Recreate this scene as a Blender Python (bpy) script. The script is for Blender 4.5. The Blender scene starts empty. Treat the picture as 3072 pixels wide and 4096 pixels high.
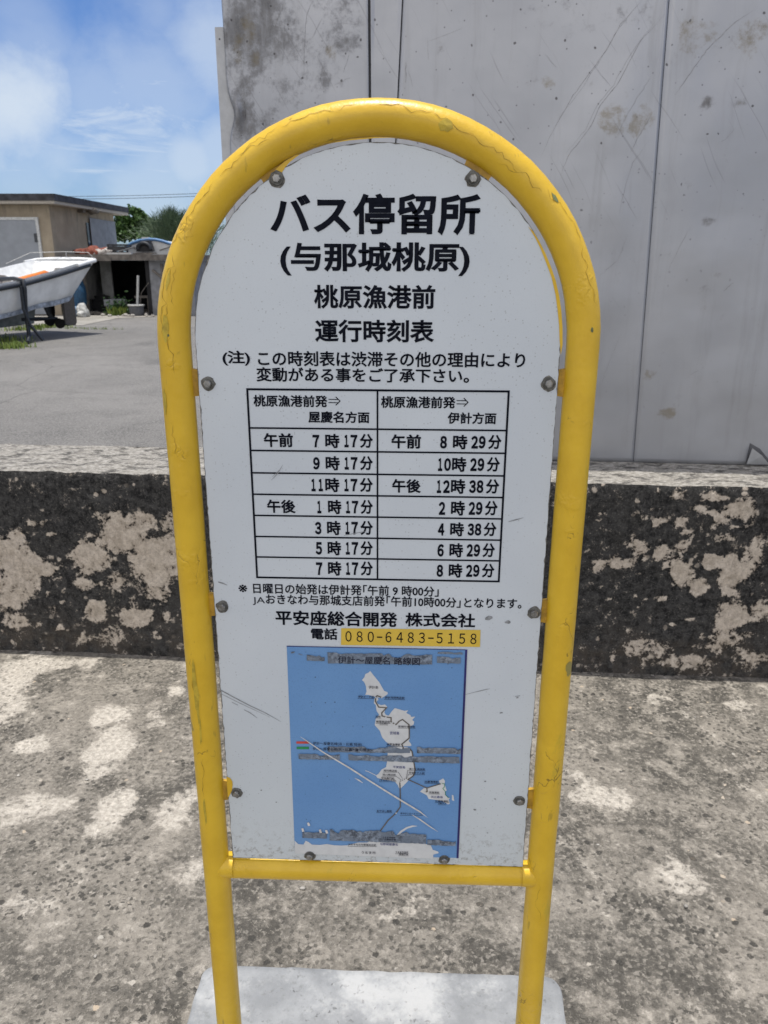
import bpy, bmesh, math, random
import numpy as np
from mathutils import Vector, Matrix, noise as mnoise
rad = math.radians
rng = random.Random(7)
S = bpy.context.scene
COL = S.collection

# ------------------------------------------------------------------ camera
CAM = np.array([0.0456, -0.9630, 1.45])
YAW, PITCH, ROLL = rad(2.136), rad(18.066), rad(0.150)
FPX, CX, CY = 3077.0, 1536.0, 2048.0          # calibration of the photograph (pixels)
def cam_axes():
    cy, sy = math.cos(YAW), math.sin(YAW)
    fwd = np.array([-sy, cy, 0]); right = np.array([cy, sy, 0]); up = np.array([0, 0, 1.0])
    f2 = fwd*math.cos(PITCH) - up*math.sin(PITCH); u2 = up*math.cos(PITCH) + fwd*math.sin(PITCH)
    r3 = right*math.cos(ROLL) + u2*math.sin(ROLL); u3 = u2*math.cos(ROLL) - right*math.sin(ROLL)
    return r3, u3, f2
AR, AU, AF = cam_axes()
cd = bpy.data.cameras.new('camera'); cam = bpy.data.objects.new('camera', cd); COL.objects.link(cam)
M = Matrix(((AR[0], AU[0], -AF[0], CAM[0]), (AR[1], AU[1], -AF[1], CAM[1]), (AR[2], AU[2], -AF[2], CAM[2]), (0, 0, 0, 1)))
cam.matrix_world = M
cd.sensor_fit = 'VERTICAL'; cd.sensor_height = 36.0; cd.lens = 36.0*FPX/4096.0
cd.clip_start = 0.05; cd.clip_end = 3000
cd.dof.use_dof = True; cd.dof.focus_distance = 1.08; cd.dof.aperture_fstop = 15.0
S.camera = cam

# ------------------------------------------------------------------ world
SUN_EL, SUN_AZ = rad(87.6), rad(-12.0)         # azimuth measured from +Y (behind the sign) towards +X
W = bpy.data.worlds.new('World'); S.world = W; W.use_nodes = True
def build_world():
    nt = W.node_tree; N = nt.nodes; L = nt.links; N.clear()
    out = N.new('ShaderNodeOutputWorld'); bg = N.new('ShaderNodeBackground'); bg.inputs['Strength'].default_value = 0.15
    sky = N.new('ShaderNodeTexSky'); sky.sky_type = 'NISHITA'; sky.sun_disc = False
    sky.sun_elevation = SUN_EL; sky.sun_rotation = SUN_AZ % (2*math.pi); sky.air_density = 1.0; sky.dust_density = 0.6; sky.ozone_density = 2.5
    tc = N.new('ShaderNodeTexCoord')
    def noise(scale, det, rough, stretch, rot=(0, 0, 0), loc=(0, 0, 0), dist=0.0):
        mp = N.new('ShaderNodeMapping'); mp.inputs['Scale'].default_value = stretch; mp.inputs['Rotation'].default_value = rot; mp.inputs['Location'].default_value = loc
        L.new(tc.outputs['Generated'], mp.inputs['Vector'])
        n = N.new('ShaderNodeTexNoise'); n.inputs['Scale'].default_value = scale; n.inputs['Detail'].default_value = det
        n.inputs['Roughness'].default_value = rough; n.inputs['Distortion'].default_value = dist
        L.new(mp.outputs[0], n.inputs['Vector']); return n.outputs['Fac']
    def ramp(f, a, b):
        r = N.new('ShaderNodeMapRange'); r.interpolation_type = 'SMOOTHSTEP'
        r.inputs['From Min'].default_value = a; r.inputs['From Max'].default_value = b; L.new(f, r.inputs['Value']); return r.outputs[0]
    def mth(op, a, b):
        m = N.new('ShaderNodeMath'); m.operation = op
        for k, v in enumerate((a, b)):
            if isinstance(v, (int, float)): m.inputs[k].default_value = v
            else: L.new(v, m.inputs[k])
        return m.outputs[0]
    cir = ramp(noise(4.6, 11, .68, (1.0, 1.0, 3.8), (0.0, 0.42, 0.3), (.3, .2, .35), .9), .43, .73)     # thin streaks
    cum = ramp(noise(5.5, 8, .55, (1, 1, 1.7), (0, 0, 0), (4.1, 1.3, 2.2), .3), .52, .72)            # puffs
    def blob(px, py, r, k, n):
        d = AF + AR*(px-CX)/FPX - AU*(py-CY)/FPX; d = d/np.linalg.norm(d)
        v = N.new('ShaderNodeVectorMath'); v.operation = 'DISTANCE'; L.new(tc.outputs['Generated'], v.inputs[0]); v.inputs[1].default_value = d
        q = mth('DIVIDE', v.outputs['Value'], r); q = mth('ADD', q, mth('MULTIPLY', mth('SUBTRACT', n, .5), -1.5))
        return mth('MULTIPLY', ramp(q, 1.15, .10), k)
    nb = noise(9, 8, .6, (1, 1, 1.2), (0, 0, 0), (1, 5, 2), .2)
    tot = mth('MULTIPLY', cir, .84)
    for b in ((30, 420, .085, .95, nb), (400, 400, .075, .42, nb), (110, 210, .07, .36, nb), (760, 640, .045, .7, nb), (880, 600, .05, .6, nb), (130, 690, .09, .42, nb), (600, 745, .09, .55, nb), (840, 130, .085, .62, nb), (640, 40, .06, .34, nb), (620, 330, .10, .45, nb), (230, 640, .06, .55, nb), (80, 60, .06, .30, nb), (300, 620, .10, .30, nb)):
        tot = mth('MAXIMUM', tot, blob(*b))
    tot = mth('MAXIMUM', tot, mth('MULTIPLY', cum, .35))
    hz = N.new('ShaderNodeSeparateXYZ'); L.new(tc.outputs['Generated'], hz.inputs[0])
    # unseen bright cloud added behind the camera and overhead to light the shaded board
    back = ramp(mth('SUBTRACT', mth('MULTIPLY', hz.outputs['Z'], .55), hz.outputs['Y']), .05, .65)
    bank = mth('MULTIPLY', ramp(noise(2.6, 9, .58, (1, 1, 1.3), (0, 0, 0), (2.2, 6.1, .7), .3), .36, .60), back)
    tot = mth('MAXIMUM', tot, bank)
    clear = mth('MULTIPLY', tot, .92)
    cc = N.new('ShaderNodeMix'); cc.data_type = 'RGBA'; L.new(back, cc.inputs['Factor'])
    cc.inputs['A'].default_value = (2.75, 3.10, 3.50, 1); cc.inputs['B'].default_value = (6.6, 6.3, 6.0, 1); cloudcol = cc.outputs['Result']
    mx = N.new('ShaderNodeMix'); mx.data_type = 'RGBA'; L.new(clear, mx.inputs['Factor'])
    tint = N.new('ShaderNodeMix'); tint.data_type = 'RGBA'; tint.blend_type = 'MULTIPLY'; tint.inputs['Factor'].default_value = 1.0
    L.new(sky.outputs[0], tint.inputs['A']); tint.inputs['B'].default_value = (.235, .325, .475, 1)
    L.new(tint.outputs['Result'], mx.inputs['A']); L.new(cloudcol, mx.inputs['B'])
    L.new(mx.outputs['Result'], bg.inputs['Color']); L.new(bg.outputs[0], out.inputs['Surface'])
build_world()

# ------------------------------------------------------------------ sun
sd = bpy.data.lights.new('sun', 'SUN'); sd.energy = 2.6; sd.angle = rad(0.53); sd.color = (1.0, .965, .91)
sun = bpy.data.objects.new('sun', sd); COL.objects.link(sun)
sdir = Vector((math.sin(SUN_AZ)*math.cos(SUN_EL), math.cos(SUN_AZ)*math.cos(SUN_EL), math.sin(SUN_EL)))
sun.rotation_euler = sdir.to_track_quat('Z', 'Y').to_euler(); sun.location = (0, 3, 12)
S.view_settings.view_transform = 'Standard'; S.view_settings.look = 'None'
S.view_settings.exposure = 0.75; S.view_settings.gamma = 1.0; S.view_settings.use_curve_mapping = False
S.render.engine = 'CYCLES'
try:
    S.cycles.use_denoising = True; S.cycles.max_bounces = 8; S.cycles.sample_clamp_indirect = 8.0; S.cycles.blur_glossy = .2; S.cycles.caustics_reflective = True
except Exception: pass

# ------------------------------------------------------------------ pixel -> place helpers (only for surveying real positions)
def ray(px, py):
    d = AF + AR*(px-CX)/FPX - AU*(py-CY)/FPX; return d/np.linalg.norm(d)
def on_z(px, py, z): d = ray(px, py); return CAM + d*((z-CAM[2])/d[2])
def on_y(px, py, y): d = ray(px, py); return CAM + d*((y-CAM[1])/d[1])
def at_d(px, py, dist): d = ray(px, py); return CAM + d*(dist/math.hypot(d[0], d[1]))
WK = -0.0336
def on_wall(px, py, off):
    d = ray(px, py); t = (off + WK*CAM[0] - CAM[1])/(d[1]-WK*d[0]); return CAM + d*t

# ------------------------------------------------------------------ materials
class G:
    def __init__(s, name, rough=.6, metal=0.0, spec=.5):
        s.m = bpy.data.materials.new(name); s.m.use_nodes = True; s.nt = s.m.node_tree; s.N = s.nt.nodes; s.L = s.nt.links
        s.b = s.N['Principled BSDF']; s.b.inputs['Roughness'].default_value = rough; s.b.inputs['Metallic'].default_value = metal
        s.b.inputs['Specular IOR Level'].default_value = spec
        s.tc = s.N.new('ShaderNodeTexCoord'); s.obj = s.tc.outputs['Object']
    def put(s, sock, v):
        if v is None: return
        if isinstance(v, bpy.types.NodeSocket): s.L.new(v, sock)
        elif isinstance(v, (tuple, list)) and len(v) == 3 and sock.type == 'RGBA': sock.default_value = (*v, 1)
        else: sock.default_value = v
    def map(s, scale=(1, 1, 1), rot=(0, 0, 0), loc=(0, 0, 0), vec=None):
        n = s.N.new('ShaderNodeMapping'); n.inputs['Scale'].default_value = scale; n.inputs['Rotation'].default_value = rot; n.inputs['Location'].default_value = loc
        s.L.new(vec or s.obj, n.inputs['Vector']); return n.outputs[0]
    def noise(s, scale, det=4, rough=.55, vec=None, dist=0.0):
        n = s.N.new('ShaderNodeTexNoise'); n.inputs['Scale'].default_value = scale; n.inputs['Detail'].default_value = det
        n.inputs['Roughness'].default_value = rough; n.inputs['Distortion'].default_value = dist; s.L.new(vec or s.obj, n.inputs['Vector']); return n.outputs['Fac']
    def vor(s, scale, feature='F1', vec=None, rand=1.0, out='Distance'):
        n = s.N.new('ShaderNodeTexVoronoi'); n.feature = feature; n.inputs['Scale'].default_value = scale
        if 'Randomness' in n.inputs: n.inputs['Randomness'].default_value = rand
        s.L.new(vec or s.obj, n.inputs['Vector']); return n if out is None else n.outputs[out]
    def mr(s, f, a, b, c=0.0, d=1.0, smooth=True):
        n = s.N.new('ShaderNodeMapRange'); n.interpolation_type = 'SMOOTHSTEP' if smooth else 'LINEAR'
        s.put(n.inputs['Value'], f)
        for k, v in zip(('From Min', 'From Max', 'To Min', 'To Max'), (a, b, c, d)): n.inputs[k].default_value = v
        return n.outputs[0]
    def math(s, op, a, b=None):
        n = s.N.new('ShaderNodeMath'); n.operation = op; s.put(n.inputs[0], a)
        if b is not None: s.put(n.inputs[1], b)
        return n.outputs[0]
    def mix(s, f, a, b, mode='MIX'):
        n = s.N.new('ShaderNodeMix'); n.data_type = 'RGBA'; n.blend_type = mode
        s.put(n.inputs['Factor'], f); s.put(n.inputs['A'], a); s.put(n.inputs['B'], b); return n.outputs['Result']
    def attr(s, name):
        n = s.N.new('ShaderNodeAttribute'); n.attribute_name = name; return n.outputs['Fac']
    def sep(s, vec):
        n = s.N.new('ShaderNodeSeparateXYZ'); s.L.new(vec, n.inputs[0]); return n.outputs
    def warp(s, scale, amt, vec=None):
        n = s.N.new('ShaderNodeTexNoise'); n.inputs['Scale'].default_value = scale; n.inputs['Detail'].default_value = 3; s.L.new(vec or s.obj, n.inputs['Vector'])
        a = s.N.new('ShaderNodeVectorMath'); a.operation = 'SUBTRACT'; s.L.new(n.outputs['Color'], a.inputs[0]); a.inputs[1].default_value = (.5, .5, .5)
        b = s.N.new('ShaderNodeVectorMath'); b.operation = 'SCALE'; s.L.new(a.outputs[0], b.inputs[0]); b.inputs['Scale'].default_value = amt
        c = s.N.new('ShaderNodeVectorMath'); c.operation = 'ADD'; s.L.new(vec or s.obj, c.inputs[0]); s.L.new(b.outputs[0], c.inputs[1]); return c.outputs[0]
    def color(s, c): s.put(s.b.inputs['Base Color'], c); return s
    def rough(s, r): s.put(s.b.inputs['Roughness'], r); return s
    def bump(s, h, strength=.5, dist=.002, nrm=None):
        n = s.N.new('ShaderNodeBump'); n.inputs['Strength'].default_value = strength; n.inputs['Distance'].default_value = dist
        s.L.new(h, n.inputs['Height'])
        if nrm is not None: s.L.new(nrm, n.inputs['Normal'])
        s.L.new(n.outputs[0], s.b.inputs['Normal']); return n.outputs[0]

def plain(name, col, rough=.6, metal=0.0, var=.25, scale=30, bump=0.0):
    g = G(name, rough, metal); n = g.noise(scale, 6, .6)
    lo = tuple(max(0, v*(1-var)) for v in col); hi = tuple(min(1, v*(1+var)) for v in col)
    g.color(g.mix(g.mr(n, .3, .7), lo, hi))
    if bump: g.bump(n, .4, bump)
    return g.m

def mat_pavement():
    g = G('pavement_concrete', .92, spec=.2)
    w = g.warp(150, .010, vec=g.warp(30, .014)); w2 = g.warp(9, .05)
    big = g.noise(2.1, 9, .68, g.map(loc=(1.7, .3, 0)), .3); mid = g.noise(11, 9, .74, w2); fine = g.noise(75, 6, .72, w); grit = g.noise(260, 4, .8)
    col = g.mix(g.mr(big, .40, .62), (.082, .077, .068), (.240, .222, .194))
    col = g.mix(g.math('MULTIPLY', g.mr(mid, .45, .60), .75), col, (.315, .292, .256))
    col = g.mix(g.math('MULTIPLY', g.mr(fine, .53, .62), .85), col, (.058, .055, .049))
    col = g.mix(g.math('MULTIPLY', g.mr(fine, .47, .39), .60), col, (.40, .375, .33))
    va = g.vor(88, vec=w, out=None); rc = g.sep(va.outputs['Color']); ins = g.mr(va.outputs['Distance'], .52, .36)
    zone = g.mr(g.noise(3.3, 5, .65), .40, .60, .25, 1.0)
    light = g.math('MULTIPLY', g.math('MULTIPLY', g.mr(rc[0], .58, .68), ins), zone)
    col = g.mix(g.math('MULTIPLY', light, .70), col, g.mix(rc[1], (.26, .24, .215), (.46, .43, .385)))
    dark = g.math('MULTIPLY', g.math('MULTIPLY', g.mr(rc[2], .70, .78), ins), zone)
    col = g.mix(g.math('MULTIPLY', dark, .85), col, (.048, .047, .042))
    vb = g.vor(36, vec=w, out=None); rb = g.sep(vb.outputs['Color'])
    coral = g.math('MULTIPLY', g.mr(rb[0], .94, .96), g.mr(vb.outputs['Distance'], .26, .18))
    col = g.mix(coral, col, g.mix(rb[1], (.46, .44, .40), (.50, .41, .31)))
    pit = g.math('MULTIPLY', g.mr(rb[2], .92, .95), g.mr(vb.outputs['Distance'], .34, .22))
    col = g.mix(g.math('MULTIPLY', pit, .85), col, (.04, .039, .036))
    pale = g.attr('pale')
    pv = g.math('ADD', pale, g.math('ADD', g.math('MULTIPLY', g.math('SUBTRACT', mid, .5), 2.8), g.math('ADD', g.math('MULTIPLY', g.math('SUBTRACT', fine, .5), 2.2), g.math('MULTIPLY', g.math('SUBTRACT', g.noise(36, 6, .7, w2), .5), 2.0))))
    pm = g.math('MULTIPLY', g.mr(pv, .24, .72), g.math('SUBTRACT', 1.0, g.math('MULTIPLY', dark, .55)))
    col = g.mix(g.math('MULTIPLY', pm, .90), col, g.mix(g.mr(fine, .38, .60), (.68, .64, .575), (.43, .40, .355)))
    col = g.mix(g.math('MULTIPLY', g.mr(grit, .35, .7), .5), g.mix(.30, col, (.02, .02, .02)), g.mix(.10, col, (.5, .48, .44)))
    col = g.mix(1.0, col, (1.09, 1.065, 1.02), 'MULTIPLY')
    g.color(col)
    h = g.math('ADD', g.math('MULTIPLY', fine, -.8), g.math('ADD', g.math('MULTIPLY', light, .35), g.math('SUBTRACT', g.math('MULTIPLY', grit, .35), g.math('MULTIPLY', g.math('ADD', dark, pit), .7))))
    g.bump(h, .8, .004); return g.m

def mat_yard():
    g = G('yard_asphalt', .9, spec=.25)
    big = g.noise(.35, 6, .6, dist=.4); mid = g.noise(2.2, 6, .65); fine = g.noise(60, 5, .75); grit = g.noise(220, 3, .8)
    col = g.mix(g.mr(big, .35, .68), (.115, .11, .102), (.185, .176, .162))
    col = g.mix(g.math('MULTIPLY', g.mr(mid, .48, .66), .5), col, (.085, .082, .075))
    col = g.mix(g.math('MULTIPLY', g.mr(fine, .44, .60), .75), col, (.265, .255, .235))
    col = g.mix(g.math('MULTIPLY', g.mr(grit, .53, .66), .6), col, (.055, .053, .05))
    st = g.math('MULTIPLY', g.mr(g.noise(.9, 4, .5, g.map((1, .6, 1), loc=(3.3, 1.1, 0))), .60, .72), .45); col = g.mix(st, col, (.06, .058, .054))
    ck = g.vor(.33, 'DISTANCE_TO_EDGE', vec=g.warp(1.2, .25)); col = g.mix(g.math('MULTIPLY', g.mr(ck, .004, .001), .38), col, (.05, .05, .046))
    g.color(col); g.bump(g.math('ADD', fine, grit), .6, .004); return g.m

def mat_padconc():
    g = G('yard_concrete', .9, spec=.2); n = g.noise(1.1, 7, .65); f = g.noise(20, 5, .7)
    g.color(g.mix(g.mr(f, .4, .7), g.mix(g.mr(n, .35, .7), (.21, .195, .17), (.34, .32, .285)), (.30, .285, .25))); g.bump(f, .4, .004); return g.m

def mat_wallfront():
    g = G('stained_wall_face', .95, spec=.15)
    w = g.warp(24, .022)
    n1 = g.noise(8, 10, .74, w); n2 = g.noise(38, 8, .75); n3 = g.noise(150, 5, .78); st = g.noise(6, 7, .65, g.map((1, 1, .25)))
    blk = g.mix(g.mr(n2, .36, .66), (.016, .016, .0165), (.090, .088, .084))
    blk = g.mix(g.math('MULTIPLY', g.mr(st, .47, .70), .55), blk, (.070, .067, .061))
    blk = g.mix(g.math('MULTIPLY', g.mr(n3, .52, .64), .75), blk, (.150, .146, .136))
    z = g.sep(g.obj)[2]
    blk = g.mix(g.math('MULTIPLY', g.math('MULTIPLY', g.mr(z, .26, .02), g.mr(n1, .40, .62)), .75), blk, (.115, .098, .080))
    v = g.vor(34, vec=w, out=None); rc = g.sep(v.outputs['Color'])
    lich = g.math('MULTIPLY', g.math('MULTIPLY', g.mr(rc[0], .80, .88), g.mr(g.math('ADD', v.outputs['Distance'], g.math('MULTIPLY', g.math('SUBTRACT', n3, .5), .6)), .36, .22)), g.mr(g.noise(4.5, 3), .47, .56))
    bare = g.attr('bare')
    bv = g.math('ADD', bare, g.math('ADD', g.math('MULTIPLY', g.math('SUBTRACT', n1, .5), 2.3), g.math('ADD', g.math('MULTIPLY', g.math('SUBTRACT', g.noise(19, 7, .7, w), .5), 2.2), g.math('ADD', g.math('MULTIPLY', g.math('SUBTRACT', n2, .5), 1.9), g.math('MULTIPLY', g.math('SUBTRACT', n3, .5), 1.6)))))
    bm = g.math('MAXIMUM', g.mr(bv, .36, .60), g.math('MULTIPLY', lich, .9))
    pale = g.mix(g.mr(n2, .34, .66), (.44, .375, .30), (.74, .655, .55))
    pale = g.mix(g.math('MULTIPLY', g.mr(n3, .52, .66), .62), pale, (.27, .23, .185))
    pale = g.mix(g.math('MULTIPLY', g.mr(n1, .56, .70), .35), pale, (.52, .47, .41))
    g.color(g.mix(bm, blk, pale))
    g.bump(g.math('ADD', g.math('MULTIPLY', n2, 1.2), g.math('ADD', g.math('MULTIPLY', n3, .7), g.math('MULTIPLY', bm, .35))), 1.0, .009); return g.m

def mat_walltop():
    g = G('weathered_wall_top', .95, spec=.2)
    n = g.noise(22, 9, .74, g.map((.62, 1, 1))); n2 = g.noise(80, 6, .78, g.map((.7, 1, 1)))
    c = g.mix(g.mr(n2, .38, .66), (.20, .185, .16), (.42, .40, .36))
    c = g.mix(g.math('MULTIPLY', g.mr(n, .485, .60), .88), c, (.055, .052, .048))
    g.color(c); g.bump(n2, .8, .006); return g.m

def mat_metal():
    g = G('weathered_sheet_metal', .40, 0.5)
    big = g.noise(1.4, 5, .55); mott = g.noise(11, 9, .72, g.warp(6, .05)); fine = g.noise(70, 6, .7)
    base = g.mix(g.mr(big, .3, .7), (.325, .335, .358), (.415, .423, .442))
    d = g.attr('dirt')
    dv = g.math('ADD', d, g.math('ADD', g.math('MULTIPLY', g.math('SUBTRACT', mott, .5), 2.6), g.math('MULTIPLY', g.math('SUBTRACT', fine, .5), 1.2)))
    strk = g.noise(9, 7, .7, g.map((5.5, 5.5, .7), (0, rad(14), 0)))
    dm = g.math('MULTIPLY', g.mr(dv, .30, 1.25), g.mr(strk, .25, .65, .45, 1.0))
    col = g.mix(g.math('MULTIPLY', dm, .85), base, g.mix(g.mr(fine, .35, .65), (.065, .062, .06), (.15, .145, .14)))
    r = g.attr('rust')
    rv = g.math('ADD', r, g.math('MULTIPLY', g.math('SUBTRACT', mott, .5), 3.4))
    col = g.mix(g.math('MULTIPLY', g.mr(rv, .50, 1.2), .62), col, g.mix(fine, (.145, .115, .06), (.24, .20, .125)))
    v = g.vor(21, vec=g.warp(25, .02), out=None); rc = g.sep(v.outputs['Color'])
    z = g.sep(g.obj)[2]
    spots = g.math('MULTIPLY', g.math('MULTIPLY', g.mr(v.outputs['Distance'], .115, .055), g.mr(rc[0], .30, .40)), g.mr(z, .50, 1.15, .12, 1.0))
    v2 = g.vor(45, out=None); rc2 = g.sep(v2.outputs['Color'])
    spots2 = g.math('MULTIPLY', g.math('MULTIPLY', g.mr(v2.outputs['Distance'], .16, .08), g.mr(rc2[0], .72, .8)), g.mr(z, .6, 1.3, .1, 1.0))
    col = g.mix(g.math('MULTIPLY', g.math('MAXIMUM', spots, g.math('MULTIPLY', spots2, .7)), .8), col, (.05, .045, .045))
    # long diagonal scratches
    def scr(ang, seed, hi):
        vec = g.map((110, 1, 2.2), (0, 0, 0), (seed, 0, seed*.7), vec=g.map(rot=(0, rad(ang), 0), vec=g.warp(2.2, .06)))
        return g.mr(g.noise(1.0, 2, .5, vec), hi, hi+.06)
    area = g.mr(g.math('ADD', g.noise(1.9, 3), g.math('MULTIPLY', z, .16)), .56, .70)
    sc = g.math('MULTIPLY', g.math('MAXIMUM', scr(38, 3.1, .655), scr(30, 8.7, .665)), area)
    col = g.mix(g.math('MULTIPLY', sc, .25), col, (.15, .145, .145))
    vst = g.noise(1.0, 6, .7, g.map((19, 19, .8), vec=g.warp(3, .05)))
    col = g.mix(g.math('MULTIPLY', g.mr(vst, .50, .74), .24), col, (.20, .195, .19))
    g.color(col)
    g.rough(g.mr(g.math('ADD', dm, g.math('MULTIPLY', mott, .4)), .1, .8, .36, .62))
    h = g.math('ADD', g.math('MULTIPLY', g.noise(3.2, 3, .5), 3.0), g.math('ADD', g.math('MULTIPLY', fine, .06), g.math('MULTIPLY', sc, -.06)))
    g.bump(h, .35, .006); return g.m

def mat_yellow():
    g = G('yellow_paint', .33)
    n = g.noise(16, 6, .6); f = g.noise(120, 5, .65); brush = g.noise(60, 4, .6, g.map((1, 1, .12)))
    col = g.mix(g.mr(n, .32, .7), (.63, .395, .020), (.71, .46, .028))
    col = g.mix(g.math('MULTIPLY', g.mr(g.noise(21, 5, .7, g.map((1, 1, .35))), .63, .72), .45), col, (.42, .34, .03))
    # flaking: crack lines where old coats lift
    w = g.warp(45, .03)
    e = g.vor(26, 'DISTANCE_TO_EDGE', vec=g.map((1, 1, .55), vec=w))
    where = g.mr(g.noise(9.0, 5, .65), .56, .62)
    crack = g.math('MULTIPLY', g.mr(e, .016, .004), where)
    v = g.vor(22, vec=w, out=None); rc = g.sep(v.outputs['Color'])
    chip = g.math('MULTIPLY', g.mr(rc[0], .965, .98), g.mr(v.outputs['Distance'], .24, .18))
    col = g.mix(g.math('MULTIPLY', crack, .72), col, (.17, .105, .018))
    col = g.mix(g.math('MULTIPLY', chip, .8), col, (.20, .20, .07))
    drip = g.math('MULTIPLY', g.mr(g.noise(85, 3, .5, g.map((1, 1, .22))), .66, .74), g.mr(g.noise(5, 2), .46, .58))
    col = g.mix(g.math('MULTIPLY', drip, .55), col, (.25, .17, .03))
    g.color(col)
    lift = g.math('MULTIPLY', g.mr(e, .0, .09), where)
    h = g.math('ADD', g.math('MULTIPLY', lift, .5), g.math('ADD', g.math('MULTIPLY', f, .35), g.math('ADD', g.math('MULTIPLY', brush, .45), g.math('MULTIPLY', chip, -.9))))
    g.bump(h, .8, .0014); g.rough(g.mr(f, .3, .7, .30, .46)); return g.m

def mat_board():
    g = G('white_board_paint', .30)
    n = g.noise(3.5, 5, .55); sp = g.noise(420, 2, .6); v = g.vor(230, out=None); rc = g.sep(v.outputs['Color'])
    z = g.sep(g.obj)[2]
    col = g.mix(g.mr(n, .3, .7), (.54, .585, .625), (.60, .645, .68))
    col = g.mix(g.mr(z, .95, .55, 0, .35), col, (.49, .54, .54))
    dots = g.math('MULTIPLY', g.mr(v.outputs['Distance'], .26, .12), g.mr(rc[0], .62, .70))
    col = g.mix(g.math('MULTIPLY', dots, g.mr(g.noise(9, 3), .35, .65, .12, .42)), col, (.17, .165, .155))
    col = g.mix(g.math('MULTIPLY', g.mr(sp, .56, .70), .12), col, (.35, .34, .32))
    # grime creeping up from the bottom edge
    gr = g.math('MULTIPLY', g.mr(z, .66, .565), g.mr(g.noise(75, 7, .78), .50, .64))
    col = g.mix(g.math('MULTIPLY', gr, .7), col, (.20, .19, .165))
    smu = g.math('MULTIPLY', g.mr(g.noise(30, 6, .7, g.map((.4, 1, 2))), .66, .75), .22)
    col = g.mix(smu, col, (.32, .31, .29))
    g.color(col); g.bump(g.noise(25, 3), .08, .001); return g.m

def mat_slab():
    g = G('whitewashed_concrete', .85, spec=.3)
    n = g.noise(9, 7, .65); f = g.noise(60, 6, .75); v = g.vor(120, vec=g.warp(90, .022), out=None); rc = g.sep(v.outputs['Color'])
    col = g.mix(g.mr(n, .34, .66), (.225, .232, .235), (.325, .332, .332))
    pit = g.math('MULTIPLY', g.math('MULTIPLY', g.mr(rc[0], .66, .78), g.mr(v.outputs['Distance'], .42, .14)), g.mr(g.noise(11, 6, .75), .48, .60))
    col = g.mix(g.math('MULTIPLY', pit, .7), col, (.12, .12, .115))
    col = g.mix(g.math('MULTIPLY', g.mr(f, .54, .64), .6), col, (.19, .195, .19))
    col = g.mix(g.math('MULTIPLY', g.mr(g.noise(5, 6, .7), .50, .64), .75), col, (.47, .47, .455))  # paler noise blotches stand in for sun reflected off the board back
    g.color(col); g.bump(g.math('SUBTRACT', f, pit), .7, .003); return g.m

def mat_peeled():
    g = G('peeled_grey_patch', .85); n = g.noise(150, 7, .75); n2 = g.noise(40, 4, .6)
    c = g.mix(g.mr(n, .38, .64), (.065, .078, .10), (.27, .32, .39))
    g.color(g.mix(g.mr(n2, .4, .65), c, (.15, .185, .235))); g.bump(n, .4, .0006); return g.m

def mat_mapblue():
    g = G('map_blue', .32); n = g.noise(6, 4); s_ = g.noise(500, 2); v = g.vor(150, out=None); rc = g.sep(v.outputs['Color'])
    c = g.mix(g.mr(n, .3, .7), (.125, .275, .54), (.15, .31, .57)); c = g.mix(g.math('MULTIPLY', g.mr(s_, .5, .7), .3), c, (.09, .20, .40))
    d = g.math('MULTIPLY', g.math('MULTIPLY', g.mr(v.outputs['Distance'], .2, .1), g.mr(rc[0], .8, .86)), g.mr(g.noise(7, 3), .48, .6))
    g.color(g.mix(g.math('MULTIPLY', d, .8), c, (.03, .04, .06))); return g.m

def mat_block():
    g = G('painted_block_wall', .9, spec=.2)
    n = g.noise(1.3, 6, .6); f = g.noise(14, 6, .7)
    b = g.N.new('ShaderNodeTexBrick'); b.inputs['Scale'].default_value = 1.0; b.inputs['Mortar Size'].default_value = .012; b.inputs['Brick Width'].default_value = .4; b.inputs['Row Height'].default_value = .2
    g.L.new(g.map(rot=(rad(90), 0, 0)), b.inputs['Vector'])
    col = g.mix(g.mr(n, .3, .7), (.27, .225, .165), (.37, .315, .235)); col = g.mix(g.math('MULTIPLY', g.mr(f, .55, .75), .4), col, (.19, .165, .13))
    z = g.sep(g.obj)[2]; stn = g.math('MULTIPLY', g.mr(z, 1.9, 2.8), g.mr(g.noise(5, 5, .7, g.map((1, 1, .2))), .48, .7))
    col = g.mix(g.math('MULTIPLY', stn, .6), col, (.13, .115, .095))
    g.color(col); g.bump(f, .3, .01); return g.m

def ink(name, col, rough):
    g = G(name, rough, spec=.02); g.color(g.mix(g.mr(g.noise(60, 4), .3, .7), tuple(c*.8 for c in col), tuple(c*1.3 for c in col))); return g.m

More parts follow.
